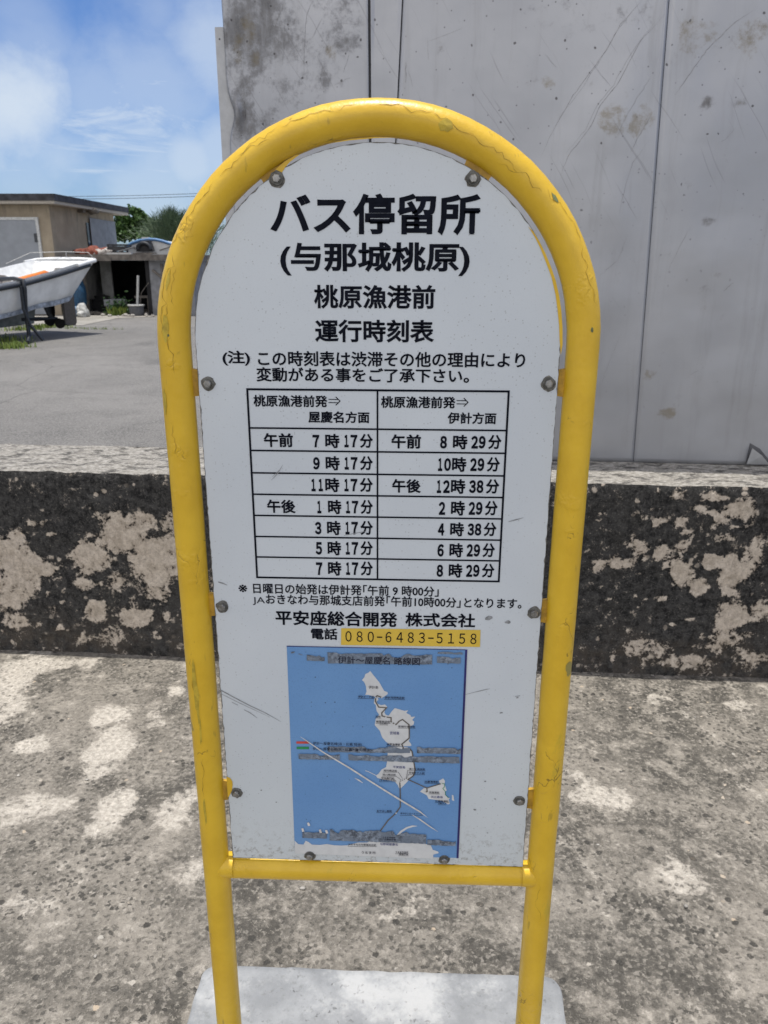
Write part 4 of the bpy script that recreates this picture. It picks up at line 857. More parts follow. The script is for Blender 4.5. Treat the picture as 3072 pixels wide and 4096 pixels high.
stops = (('伊計ビーチ前', 1433, 1496, 2779, 2789), ('伊計共同売店前', 1539, 1618, 2783, 2793), ('池味', 1502, 1523, 2859, 2867), ('新里商店前', 1505, 1560, 2879, 2888), ('(上原)', 1520, 1550, 2888, 2894), ('宮城中学校前', 1593, 1660, 2899, 2907), ('桃原漁港前', 1547, 1601, 2970, 2980), ('東川上商店前', 1636, 1700, 3069, 3077), ('平安ホテル前', 1635, 1698, 3084, 3093), ('西村商店前', 1535, 1588, 3075, 3083), ('浜川商店前', 1530, 1583, 3091, 3099), ('学校裏門前', 1525, 1577, 3105, 3113), ('(平安座小中校)', 1518, 1584, 3114, 3121), ('比嘉漁港前', 1699, 1753, 3119, 3128), ('浜漁港前', 1716, 1757, 3162, 3170), ('比嘉漁港前', 1741, 1794, 3197, 3205), ('(兼久)', 1753, 1782, 3206, 3213), ('あやはし館前', 1507, 1567, 3236, 3245), ('あやはし(ロードパーク)', 1602, 1690, 3247, 3256), ('うるま市役所', 1582, 1633, 3401, 3409), ('勝連庁舎', 1596, 1633, 3409, 3417), ('JAおきなわ与那城支店前', 1393, 1505, 3371, 3380), ('うるま市役所', 1531, 1582, 3342, 3350), ('与那城庁舎', 1538, 1584, 3351, 3358))
for b_, x0, x1, y0, y1 in stops:
    text(ml, b_, x0, x1, y0, y1, .012, MPY-.0018); strip([(x0-2, y1+2), (x1+2, y1+2.6)], .0005, MPY-.0017, 0, ml)
for a_ in (((1592, 3083), (1610, 3110)), ((1583, 3100), (1605, 3116)), ((1632, 3076), (1625, 3107)), ((1633, 3093), (1631, 3104))): strip(a_, .0005, MPY-.0019, 0, ml)
obj('map_lettering', ml, MAT['mapink'], rmap)
ml = MB()
for b_, x0, x1, y0, y1 in (('宮城島', 1560, 1597, 2923, 2935), ('平安座島', 1572, 1621, 3060, 3070), ('浜比嘉島', 1723, 1771, 3180, 3189), ('与那城屋慶名', 1520, 1591, 3368, 3378)): text(ml, b_, x0, x1, y0, y1, .006, MPY-.0018)
obj('island_names', ml, MAT['mapblueink'], rmap)
def scratch(pts, w): obj('bare_scratch', strip(pts, w, MPY-.0024), MAT['scratch'], rmap)
scratch([(1202, 2942), (1225, 2957), (1290, 3002), (1400, 3068), (1500, 3132), (1600, 3194), (1680, 3242), (1711, 3266)], [.0003, .0013, .0019, .0026, .0024, .0028, .0022, .0003])
scratch([(1649, 3254), (1680, 3273), (1715, 3298), (1752, 3322)], [.0008, .0021, .0020, .0003]); scratch([(1419, 3107), (1436, 3116), (1452, 3127)], [.0004, .0022, .0006])
for (x, y) in ((1282, 3320), (1307, 3322), (1235, 3292), (1212, 3315)): obj('paper_flake', pxsheet([(x-6, y-6), (x+2, y-8), (x+7, y+6), (x-2, y+7)], MPY-.0024), MAT['scratch'], rmap)
dt = MB()
for (x0, y0, r_) in ((195, 945, 11), (97, 945, 11), (265, 1270, 12), (368, 1360, 12), (410, 1383, 12)):
    p = P1([(x0+r_*math.cos(t), y0+r_*math.sin(t)) for t in np.linspace(0, 2*math.pi, 11)[:-1]], b2); pxsheet(p, MPY-.0014, 0, dt)
for (x0, y0) in ((705, 930), (735, 912), (765, 897), (795, 882), (830, 868), (1390, 960), (1125, 1105), (1515, 1205), (640, 1450)):
    p = P1([(x0+12*math.cos(t), y0+12*math.sin(t)) for t in np.linspace(0, 2*math.pi, 11)[:-1]], b3); pxsheet(p, MPY-.0014, 0, dt)
obj('stop_dots', dt, MAT['mapwhite'], rmap)
# ---- cast slab the pipes stand in
sl = MB(); c1 = [(-.353, .212), (.330, .209), (.339, .115), (.345, -.205), (-.352, -.205), (-.352, .088)]
def rr(x0, x1, y0, y1, r, n=6):
    pts = []
    for (cx, cy, a0) in ((x1-r, y1-r, 0), (x0+r, y1-r, 90), (x0+r, y0+r, 180), (x1-r, y0+r, 270)):
        for i in range(n+1): a_ = rad(a0+90*i/n); pts.append((cx+r*math.cos(a_), cy+r*math.sin(a_)))
    return pts
nb_ = rr(-.375, .365, -.225, .232, .03); nt_ = rr(-.357, .343, -.205, .2135, .028); mt_ = rr(-.352, .338, -.20, .2085, .026)
def jig(l, z, s_): return [(x+.0035*mnoise.noise(Vector((x*25, y*25, s_))), y+.0035*mnoise.noise(Vector((x*25+9, y*25, s_))), z) for x, y in l]
def resample(l, step=.012):
    out = []
    for p, q in zip(l, l[1:]+l[:1]):
        k = max(1, int(math.hypot(q[0]-p[0], q[1]-p[1])/step)); out += [(p[0]+(q[0]-p[0])*i/k, p[1]+(q[1]-p[1])*i/k) for i in range(k)]
    return out
ctr = resample(nb_); m = len(ctr)
def shrink(l, k):
    return [(x*(1-k/.36), y*(1-k/.22)) for x, y in l]
R0, R1, R2, R3 = jig(ctr, -.01, 1), jig(shrink(ctr, .015), .096, 2), jig(shrink(ctr, .0175), .1005, 3), jig(shrink(ctr, .030), .1015, 3)
sl.add(R0+R1+R2+R3, [(r_*m+i, r_*m+(i+1) % m, (r_+1)*m+(i+1) % m, (r_+1)*m+i) for r_ in range(3) for i in range(m)], 0, True); sl.add(R3, [tuple(range(m))], 0)
obj('base', sl, MAT['slab'], sign)

# ------------------------------------------------------------------ the fishing boat in the yard
bN = at_d(380, 1040, 17.6); bth = rad(68)
ba = Vector((-math.cos(bth), -math.sin(bth), 0)); bt = Vector((-math.sin(bth), math.cos(bth), 0)); BEAM = 1.62
bS = Vector((bN[0], bN[1], 0)) + bt*(BEAM/2)
boat = thing('fishing_boat', (bS.x, bS.y, 0), 'white open fishing boat with black rubbing strake propped up in the yard', 'boat')
def bp(s_, t, z): return bS + ba*s_ - bt*t + Vector((0, 0, z))     # s forward from the stern, t towards the camera side
secs = [  # s, gunwale half beam, gunwale z, chine s offset, chine half beam, chine z, keel z
    (0.0, .81, 1.46, .62, .60, .66, .60), (.5, .86, 1.37, .52, .66, .60, .53), (1.1, .90, 1.25, .5, .72, .56, .48), (1.9, .94, 1.11, .25, .78, .47, .38), (2.8, .97, 1.00, .1, .82, .38, .30), (4.0, .96, .97, 0, .80, .33, .25), (5.5, .80, 1.06, 0, .58, .36, .26), (7.0, .30, 1.3, 0, .12, .55, .45)]
hull = MB(); rows = []
for (s_, gb, gz, co, cb_, cz, kz) in secs:
    cs = s_+co; row = []
    for side in (1, -1):
        g0 = bp(s_, side*gb, gz); c0 = bp(cs, side*cb_, cz)
        prof = [g0, g0.lerp(c0, .33)+Vector((0, 0, -.0)), g0.lerp(c0, .7), c0, bp(cs, side*cb_*.5, (cz+kz)/2-.01)]
        row.append(prof)
    k0 = bp(cs, 0, kz); rows.append(row[0]+[k0]+row[1][::-1])
nr = len(rows[0])
vs = [p for r_ in rows for p in r_]
for i in range(len(rows)-1):
    for j in range(nr-1):
        hull.add([rows[i][j], rows[i][j+1], rows[i+1][j+1], rows[i+1][j]], [(0, 1, 2, 3)], 1 if 3 <= j <= 6 else 0, True)
hull.add(rows[0], [tuple(range(nr))[::-1]], 0)
# skeg / keel plate
kq = []
for t in (.035, -.035): kq += [bp(.95, t, .60), bp(1.05, t, .235), bp(3.0, t, .17), bp(5.5, t, .17), bp(5.5, t, .40), bp(3.0, t, .46)]
hull.add(kq, [(0, 1, 2, 3, 4, 5), (11, 10, 9, 8, 7, 6), (0, 6, 7, 1), (1, 7, 8, 2), (2, 8, 9, 3), (0, 5, 11, 6)], 1)
ho = obj('hull', hull, [MAT['hull'], MAT['hullbot']], boat)
bm_ = bmesh.new(); bm_.from_mesh(ho.data); bmesh.ops.remove_doubles(bm_, verts=list(bm_.verts), dist=1e-4); bmesh.ops.recalc_face_normals(bm_, faces=list(bm_.faces)); bm_.to_mesh(ho.data); bm_.free()
wl = MB()      # scuffed stripe along the chine on the side we see
for i in range(len(secs)-1):
    q = []
    for k in (i, i+1):
        s_, gb, gz, co, cb_, cz, kz = secs[k]; g0 = bp(s_, gb+.012, gz); c0 = bp(s_+co, cb_+.012, cz); q.append((g0.lerp(c0, .86), g0.lerp(c0, .99)))
    wl.add([q[0][0], q[0][1], q[1][1], q[1][0]], [(0, 1, 2, 3)], 0)
obj('waterline_stripe', wl, MAT['stripe'], boat)
inn = MB()     # inside: lining, deck and the inner face of the transom
for i in range(len(secs)-2):
    a_, b_ = secs[i], secs[i+1]
    for side in (1, -1):
        q = []
        for sec in (a_, b_): s_, gb, gz, co, cb_, cz, kz = sec; q.append((bp(s_+.10, side*(gb-.07), gz-.005), bp(s_+co*.5+.10, side*(cb_-.0), cz+.26)))
        inn.add([q[0][0], q[0][1], q[1][1], q[1][0]], [(0, 1, 2, 3)], 0)
    inn.add([bp(a_[0]+a_[3]*.5+.1, a_[4], a_[5]+.26), bp(b_[0]+b_[3]*.5+.1, b_[4], b_[5]+.26), bp(b_[0]+b_[3]*.5+.1, -b_[4], b_[5]+.26), bp(a_[0]+a_[3]*.5+.1, -a_[4], a_[5]+.26)], [(0, 1, 2, 3)], 0)
inn.add([bp(.10, .74, 1.45), bp(.10, -.74, 1.45), bp(.50, -.60, .92), bp(.50, .60, .92)], [(0, 1, 2, 3)], 0)
inn.add([bp(.0, .81, 1.462), bp(.0, -.81, 1.462), bp(.11, -.75, 1.464), bp(.11, .75, 1.464)], [(0, 1, 2, 3)], 0)
obj('inner_deck', inn, MAT['deck'], boat, recalc=True)
bxm = MB(); bxm.add([bp(.5, .62, .93), bp(.5, -.62, .93), bp(.95, -.62, 1.02), bp(.95, .62, 1.02), bp(.95, .62, .82), bp(.95, -.62, .82)], [(0, 1, 2, 3), (3, 2, 5, 4)], 0); obj('stern_locker', bxm, MAT['deck'], boat)
ht = MB(); ht.add([bp(.245, .30, 1.30), bp(.245, -.06, 1.30), bp(.39, -.06, 1.10), bp(.39, .30, 1.10)], [(0, 1, 2, 3)]); obj('transom_hatch', ht, MAT['tarp'], boat)
for side in (1, -1):
    rl = MB(); rl.tube([bp(s_[0] if k else .18, side*(s_[1]+.01), s_[2]-.065 if k else 1.36) for k, s_ in enumerate(secs[:-1])], .042, 10); obj('rubbing_strake', rl, MAT['rubber'], boat)
cap = MB(); cap.tube([bp(.0, .80, 1.45), bp(.0, .4, 1.468), bp(.0, 0, 1.47), bp(.0, -.4, 1.468), bp(.0, -.80, 1.45)], .045, 10); cap.tube([bp(.0, .81, 1.45), bp(.3, .84, 1.40), bp(.55, .87, 1.35)], .042, 8); cap.tube([bp(.0, -.81, 1.45), bp(.3, -.84, 1.40)], .042, 8); obj('transom_cap', cap, MAT['deck'], boat)
rail = MB(); rail.tube([bp(.75, -.86, 1.38), bp(.15, -.80, 1.60), bp(.0, 0, 1.62), bp(.15, .80, 1.60), bp(.0, .84, 1.44)], .0065, 6); rail.tube([bp(.02, .05, 1.47), bp(.0, .05, 1.62)], .0065, 6); obj('stern_rail', rail, MAT['pvc'], boat)
# propeller, shaft bracket and rudder
pc = bp(.48, 0, .30)
sh = MB(); sh.tube([bp(1.35, 0, .33), bp(.42, 0, .295)], [.05, .035], 10); sh.add([bp(.80, .02, .70), bp(.45, .02, .70), bp(.50, .02, .32), bp(.62, .02, .32), bp(.80, -.02, .70), bp(.45, -.02, .70), bp(.50, -.02, .32), bp(.62, -.02, .32)], [(0, 1, 2, 3), (7, 6, 5, 4), (1, 5, 6, 2), (0, 3, 7, 4)]); obj('shaft_bracket', sh, MAT['prop'], boat)
pr_ = MB()
for k in range(3):
    A0 = rad(95+120*k); u = bt*math.cos(A0)+Vector((0, 0, 1))*math.sin(A0); w_ = bt*(-math.sin(A0))+Vector((0, 0, 1))*math.cos(A0); w_ = (w_*.8+ba*.6).normalized()
    prof = [(.03, .03), (.08, .07), (.15, .105), (.22, .10), (.27, .06), (.29, 0)]
    L_ = [pc+u*r_+w_*h for r_, h in prof]; Rr = [pc+u*r_-w_*h for r_, h in prof[:-1]][::-1]
    nn = u.cross(w_).normalized()*.008; pts = L_+Rr; q = len(pts)
    pr_.add([p+nn for p in pts]+[p-nn for p in pts], [tuple(range(q)), tuple(range(2*q-1, q-1, -1))]+[(i, q+i, q+(i+1) % q, (i+1) % q) for i in range(q)])
obj('propeller', pr_, MAT['prop'], boat, recalc=True)
ru = MB(); q = []
for t in (.03, -.03): q += [bp(.20, t, .86), bp(.22, t, .17), bp(.16, t, .13), bp(-.05, t, .13), bp(-.09, t, .20), bp(-.08, t, .86)]
ru.add(q, [(0, 1, 2, 3, 4, 5), (11, 10, 9, 8, 7, 6)]+[(i, 6+i, 6+(i+1) % 6, (i+1) % 6) for i in range(6)]); obj('rudder', ru, MAT['rudder'], boat, recalc=True)
# things in and around the boat
def solid_blob(name, label, cat, c, r, mat, seed, amp=.3, parent=None, group=None):
    mb = MB(); mb.blob(c, r, seed, amp, 10); return tag(obj(name, mb, MAT[mat], origin=(c[0], c[1], c[2]-r[2])), label, cat, group)
of_ = MB(); of_.tube([bp(1.12, .70, 1.20), bp(1.25, .72, 1.21), bp(1.9, .76, 1.09), bp(2.05, .77, 1.05)], [.03, .06, .06, .03], 12); tag(obj('orange_float', of_, MAT['orange'], origin=tuple(bp(1.5, .7, 1.0))), 'long orange float lying inside the boat beside the strake', 'float')
tp = MB(); tp.blob(tuple(bp(1.9, -.1, 1.02)), (.42, .40, .19), 4, .45, 12); tag(obj('folded_tarp', tp, MAT['tarp'], origin=tuple(bp(1.9, -.1, .85))), 'crumpled grey tarp heaped inside the white boat', 'tarp')
bx_ = MB(); bx_.blob(tuple(bp(.85, .42, 1.08)), (.13, .12, .09), 9, .4, 8); tag(obj('rag_bundle', bx_, MAT['tub'], origin=tuple(bp(.85, .42, 1.0))), 'small dark bundle on the boat stern locker', 'bundle')
st = MB(); st.tube([bp(2.05, .0, 1.10), bp(2.05, .80, 1.13), bp(2.05, 1.02, 1.10), bp(2.05, 1.03, .95), bp(2.0, .93, .60), bp(2.0, .92, .35), bp(2.05, .98, .1), bp(2.3, 1.2, .02)], .036, 8)
st.tube([bp(2.12, 1.02, 1.0), bp(2.1, .98, .6), bp(2.05, 1.05, .3), bp(1.9, 1.15, .02)], .028, 6)
tag(obj('mooring_strap', st, MAT['rubber'], origin=tuple(bp(2.05, 1.0, 0))), 'thick black strap hanging over the boat side to the ground', 'strap')
bs_ = MB(); bs_.box((-.55, -.35, 0), (.55, .35, .20), mat=Matrix.Translation(bp(2.75, .05, 0)) @ Matrix.Rotation(bth, 4, 'Z')); bs_.box((-.25, -.42, .0), (-.1, .42, .24), mat=Matrix.Translation(bp(2.75, .05, 0)) @ Matrix.Rotation(bth, 4, 'Z')); tag(obj('boat_block', bs_, MAT['wood'], origin=tuple(bp(2.75, .05, 0))), 'dark timber block propping up the boat keel', 'block')

# ------------------------------------------------------------------ vegetation helpers
def leaves(mb, n, place, size, r_, slim=.5, up=0.0):
    for k in range(n):
        p = place(r_); d = Vector((r_.gauss(0, 1), r_.gauss(0, 1), r_.gauss(0, 1)+up)).normalized(); e = d.orthogonal().normalized(); e.rotate(Matrix.Rotation(r_.uniform(0, 6.28), 3, d))
        s_ = size*r_.uniform(.6, 1.3); a_ = p-d*s_; b_ = p+d*s_; w = e*s_*slim
        mb.add([a_, p+w, b_, p-w], [(0, 1, 2, 3)])
def weeds(name, label, spots, hgt, n, seed, mat='leafg', kind='stuff', cat='weeds'):
    r_ = random.Random(seed); mb = MB()
    for (x, y, rx, ry) in spots:
        for k in range(n):
            bx, by = x+r_.gauss(0, rx*.5), y+r_.gauss(0, ry*.5); h = hgt*r_.uniform(.35, 1.1); an = r_.uniform(0, 6.28); lean = r_.uniform(.05, .5)*h; w = h*.12
            dx, dy = math.cos(an), math.sin(an)
            mb.add([(bx-dy*w, by+dx*w, -.012), (bx+dy*w, by-dx*w, -.012), (bx+dx*lean+dy*w*.6, by+dy*lean-dx*w*.6, h*.7), (bx+dx*lean*1.7, by+dy*lean*1.7, h)], [(0, 1, 2, 3)])
    o = obj(name, mb, MAT[mat], origin=(spots[0][0], spots[0][1], 0)); return tag(o, label, cat, kind=kind)
def gz(px, py): p = on_z(px, py, -.01); return p[0], p[1]
weeds('weeds', 'yellow green weeds growing in a line under the boat stern', [(*gz(75, 1322), .5, .2), (*gz(100, 1318), .35, .2), (*gz(135, 1318), .3, .15), (*gz(165, 1312), .25, .15), (*gz(185, 1310), .25, .15), (*gz(230, 1305), .3, .12)], .10, 80, 1)
weeds('weeds', 'bright weeds sprouting beside the boat block in the shadow edge', [(*gz(15, 1395), .3, .15), (*gz(45, 1392), .25, .15), (*gz(80, 1388), .25, .12), (*gz(20, 1360), .5, .3), (*gz(60, 1370), .4, .3)], .11, 80, 2)
weeds('weeds', 'thin line of low weeds along the concrete apron edge', [(*gz(320, 1316), .6, .12), (*gz(410, 1318), .5, .1), (*gz(270, 1312), .4, .1)], .05, 60, 3)
weeds('grass_tuft', 'small bright grass tuft in front of the dark shelter', [(*gz(458, 1263), .22, .12), (*gz(478, 1262), .2, .1)], .24, 120, 4, kind=None, cat='grass tuft')

# ------------------------------------------------------------------ house
HXW, HYF, HZ = -9.75, 20.75, 2.86
def hsy(px):
    d = ray(px, 950); t = (HXW-CAM[0])/d[0]; return CAM[1]+d[1]*t
HDEP = hsy(462)-HYF
house = thing('house', (HXW-3.5, HYF+3.5, 0), 'low beige block house with a flat dark edged roof', 'house')
hw = MB(); hw.box((HXW-7, HYF, -.01), (HXW, HYF+HDEP, HZ)); obj('walls', hw, MAT['block'], house)
ov = .30
rf = MB(); rf.box((HXW-7.3, HYF-ov, HZ+.005), (HXW+ov, HYF+HDEP+.55, HZ+.08), 1); rf.box((HXW-7.32, HYF-ov-.02, HZ+.08), (HXW+ov+.02, HYF+HDEP+.57, HZ+.25), 0); obj('roof', rf, [MAT['roofedge'], MAT['soffit']], house)
def hpx(px, py): p = on_y(px, py, HYF); return p[0], p[2]
dx1 = hpx(150, 900)[0]; dz1 = hpx(130, 880)[1]; dx0 = dx1-1.25
dr = MB(); dr.box((dx0, HYF-.045, .02), (dx1-.02, HYF-.01, dz1)); door = obj('door', dr, MAT['door'], house)
df = MB(); df.box((dx1-.02, HYF-.06, .0), (dx1+.05, HYF-.004, dz1+.07)); df.box((dx0, HYF-.06, dz1), (dx1-.02, HYF-.004, dz1+.07)); df.box((dx0-.07, HYF-.06, 0), (dx0, HYF-.004, dz1+.07)); obj('door_frame', df, MAT['doorframe'], house)
for z in (dz1-.45, dz1-1.75):
    hg = MB(); hg.box((dx1-.10, HYF-.075, z-.11), (dx1-.03, HYF-.046, z+.11)); obj('hinge', hg, MAT['hinge'], door)
hk = MB(); hk.tube([(dx0+.2, HYF-.046, 1.05), (dx0+.2, HYF-.10, 1.05)], [.05, .05], 10); obj('handle', hk, MAT['hinge'], door)
# side face: corrugated sheet, narrow dark window, corroded lamp
ya, yb = hsy(360), hsy(460)
def hsz(px, py):
    d = ray(px, py); t = (HXW-CAM[0])/d[0]; return CAM[2]+d[2]*t
zt = hsz(362, 873)
co = MB(); nc = 56; vs = []
for i in range(nc+1):
    y = ya+(yb-ya)*i/nc; x = HXW+.05+.035*math.sin(i*math.pi/2); vs += [(x, y, .05), (x, y, zt-.02*i/nc)]
co.add(vs, [(2*i, 2*i+2, 2*i+3, 2*i+1) for i in range(nc)], 0); obj('corrugated_sheet', co, MAT['corr'], house)
wi = MB(); wi.box((HXW+.002, hsy(348), 1.3), (HXW+.03, ya-.02, hsz(355, 892))); obj('window', wi, MAT['darkglass'], house)
ly = hsy(345); lz = hsz(345, 838)
lm = MB(); lm.box((HXW+.002, ly-.42, lz-.12), (HXW+.16, ly-.22, lz+.10)); lm.tube([(HXW+.10, ly-.22, lz), (HXW+.22, ly+.0, lz-.02)], .05, 8); lm.blob((HXW+.22, ly+.12, lz-.05), (.17, .26, .09), 3, .2, 8); obj('wall_lamp', lm, MAT['lampm'], house)

# ------------------------------------------------------------------ open lean-to shelter beside the house
SX0, SX1, SYF, SYB = -9.50, -6.05, 21.0, 24.0
def shx(px, y=SYF): return on_y(px, 1150, y)[0]
def shz(py, px=500, y=SYF): return on_y(px, py, y)[2]
shel = thing('open_shelter', (-7.8, 22.4, 0), 'low open fronted block shelter with a flat roof and dark inside', 'shelter')
zr0, zr1 = shz(1041), shz(1018)
r_ = MB(); r_.box((SX0-.05, SYF-.25, zr0), (SX1+.1, SYB, zr1)); r_.box((SX0-.02, SYF-.28, zr0-.02), (shx(470), SYF-.25, zr0+.07)); obj('roof', r_, MAT['wood'], shel)
xl0, xl1 = shx(326), shx(342); xr0, xr1 = shx(604), SX1
for a_, b_, m_ in ((xl0, xl1, 'wood'),):
    w_ = MB(); w_.box((a_, SYF, -.01), (b_, SYF+.14, zr0-.004)); obj('post', w_, MAT[m_], shel)
w_ = MB(); w_.box((xr0, SYF-.02, -.01), (xr1, SYB-.05, zr0-.004)); obj('side_wall', w_, MAT['shackr'], shel)
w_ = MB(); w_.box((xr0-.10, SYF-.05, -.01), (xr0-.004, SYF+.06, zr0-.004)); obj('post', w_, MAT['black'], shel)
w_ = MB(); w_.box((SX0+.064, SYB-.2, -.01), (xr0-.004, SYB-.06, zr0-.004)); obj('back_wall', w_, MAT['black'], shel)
w_ = MB(); w_.box((SX0, SYF+.14, -.01), (SX0+.06, SYB-.2, zr0-.004)); obj('side_wall', w_, MAT['shackw'], shel)
w_ = MB(); w_.box((xl1, SYF+1.2, -.01), (shx(452, SYF+1.2), SYF+1.26, zr0-.004)); obj('inner_partition', w_, MAT['shackw'], shel)
for (a_, b_) in (((645, 1055), (655, 1130)), ((610, 1080), (650, 1112))):
    p, q = on_y(*a_, SYF-.05), on_y(*b_, SYF-.05); w_ = MB(); w_.tube([tuple(p), tuple(q)], .035, 6); obj('leaning_batten', w_, MAT['wood'], shel)
# things on its roof
def rooftop(px, py, y=SYF+.4): p = on_y(px, py, y); return p[0], y
hp = MB(); hx_ = shx(368)
for k in range(5): hp.blob((hx_+(k-2)*.17, SYF+.5+.1*(k % 2), zr1+.055), (.22, .25, .10+.03*(k % 3)), k, .4, 8)
tag(obj('net_heap', hp, MAT['net'], origin=(hx_, SYF+.5, zr1)), 'rust red fishing net heaped on the shelter roof', 'net', 'nets on the shelter roof')
hp = MB(); hx_ = shx(405)
for k in range(3): hp.blob((hx_+(k-1)*.13, SYF+.45, zr1+.06), (.15, .2, .11), k+8, .4, 8)
tag(obj('net_heap', hp, MAT['netp'], origin=(hx_, SYF+.45, zr1)), 'pale net bundle beside the red net on the roof', 'net', 'nets on the shelter roof')
def crate(cx, cy, z0, w, d, h, label, tiers=1):
    t = MB(); th = .03
    for (x0, x1, y0, y1) in ((-w, w, -d, -d+th), (-w, w, d-th, d), (-w, -w+th, -d+th, d-th), (w-th, w, -d+th, d-th)): t.box((cx+x0, cy+y0, z0), (cx+x1, cy+y1, z0+h*.45)); t.box((cx+x0, cy+y0, z0+h*.6), (cx+x1, cy+y1, z0+h))
    for sx in (-1, 1):
        for sy in (-1, 1): t.box((cx+sx*(w-.02)-.02, cy+sy*(d-.02)-.02, z0+h*.45), (cx+sx*(w-.02)+.02, cy+sy*(d-.02)+.02, z0+h*.6))
    t.box((cx-w+th, cy-d+th, z0), (cx+w-th, cy+d-th, z0+.02)); return tag(obj('crate', t, MAT['blackp'], origin=(cx, cy, z0)), label, 'crate', 'crates on the shelter roof')
cx_ = shx(462)
crate(cx_-.05, SYF+.55, zr1, .24, .22, .17, 'black slatted crate on the shelter roof under another crate'); crate(cx_+.02, SYF+.55, zr1+.175, .27, .22, .10, 'black shallow crate topmost of the stack on the roof')
pl = MB(); pl.tube([(cx_+.10, SYF+.25, zr1+.08), (cx_+.55, SYF+.3, zr1+.20)], .025, 6); tag(obj('pipe', pl, MAT['tub'], origin=(cx_+.3, SYF+.3, zr1)), 'dark pipe leaning beside the crates on the roof', 'pipe')
wb_ = MB(); wb_.box((shx(446), SYF-.1, zr1+.003), (shx(542), SYF+.25, zr1+.05)); tag(obj('board_offcut', wb_, MAT['sheet'], origin=(shx(494), SYF+.1, zr1)), 'white flat board lying on the shelter roof edge', 'board')
db = MB()
for k in range(9): x = shx(545+k*9); db.box((-.10, -.03, 0), (.10, .03, .025), mat=Matrix.Translation((x, SYF+.05+.05*(k % 3), zr1+.003+.012*(k % 3))) @ Matrix.Rotation(rng.uniform(-.6, .6), 4, 'Z'))
tag(obj('roof_scraps', db, MAT['wood'], origin=(shx(590), SYF+.1, zr1)), 'loose wood scraps scattered on the shelter roof', 'scraps', kind='stuff')

# second boat behind the shelter: stern with blue rim and black engine cover
B2Y = 24.8
def q2(px, py): p = on_y(px, py, B2Y); return p[0], p[2]
sk2 = thing('skiff', (q2(590, 980)[0], B2Y+1.5, 0), 'white skiff with blue rim standing behind the shelter', 'boat')
rim = [(503, 1000), (510, 984), (530, 972), (560, 962), (592, 957), (620, 958), (650, 964), (680, 974), (705, 986), (712, 1000)]
R2 = [q2(*p) for p in rim]; sh2 = MB(); nR = len(R2)
lowz = .55
vs = [(x, B2Y, z) for x, z in R2]+[(x*.93+q2(600, 980)[0]*.07, B2Y+.12, lowz) for x, z in R2]+[(x*.9+q2(600, 980)[0]*.1, B2Y+3.6, z-.05) for x, z in R2]+[(x*.8+q2(600, 980)[0]*.2, B2Y+3.4, lowz) for x, z in R2]
fs = [(i, nR+i, nR+i+1, i+1) for i in range(nR-1)]+[(i, i+1, 2*nR+i+1, 2*nR+i) for i in range(nR-1)]+[(2*nR+i, 2*nR+i+1, 3*nR+i+1, 3*nR+i) for i in range(nR-1)]+[(0, 2*nR, 3*nR, nR), (nR-1, 2*nR-1, 4*nR-1, 3*nR-1)]
sh2.add(vs, fs, 0); obj('hull', sh2, MAT['hull'], sk2, recalc=True)
rm = MB(); rm.tube([(x, B2Y-.02, z) for x, z in R2], .045, 8); obj('blue_rim', rm, MAT['bluetrim'], sk2)
ec = MB(); pts = [q2(*p) for p in ((574, 963), (608, 962), (616, 980), (624, 1004), (556, 1004), (563, 984))]
ec.add([(x, B2Y-.10, z) for x, z in pts]+[(x, B2Y-.30, z-.02) for x, z in pts], [tuple(range(6, 12)), (0, 1, 7, 6), (1, 2, 8, 7), (2, 3, 9, 8), (3, 4, 10, 9), (4, 5, 11, 10), (5, 0, 6, 11)], 0); obj('engine_cover', ec, MAT['blackp'], sk2, recalc=True)
ty = MB(); c = q2(590, 996); ty.tube([(c[0]+.20*math.cos(t), B2Y-.34, c[1]+.17*math.sin(t)) for t in np.linspace(-.1, math.pi+.1, 14)], .06, 10); obj('tyre_fender', ty, MAT['rubber'], sk2)
cp = MB(); x, z = q2(582, 953); cp.box((x-.11, B2Y-.05, z-.02), (x+.11, B2Y+.1, z+.03)); obj('rim_cleat', cp, MAT['deck'], sk2)
for a_, b_ in (((520, 983), (560, 1003)), ((640, 1002), (690, 985))):
    w_ = MB(); p, q = q2(*a_), q2(*b_); w_.tube([(p[0], B2Y-.05, p[1]), (q[0], B2Y-.08, q[1])], .016, 6); obj('stern_rope', w_, MAT['wood'], sk2)
tr_ = MB(); tr_.box((q2(540, 980)[0], B2Y+.3, 0), (q2(555, 980)[0], B2Y+3.2, .545)); tr_.box((q2(640, 980)[0], B2Y+.3, 0), (q2(655, 980)[0], B2Y+3.2, .545)); tag(obj('boat_trestle', tr_, MAT['wood'], origin=(q2(600, 980)[0], B2Y+1.5, 0)), 'timber trestle carrying the skiff behind the shelter', 'trestle')

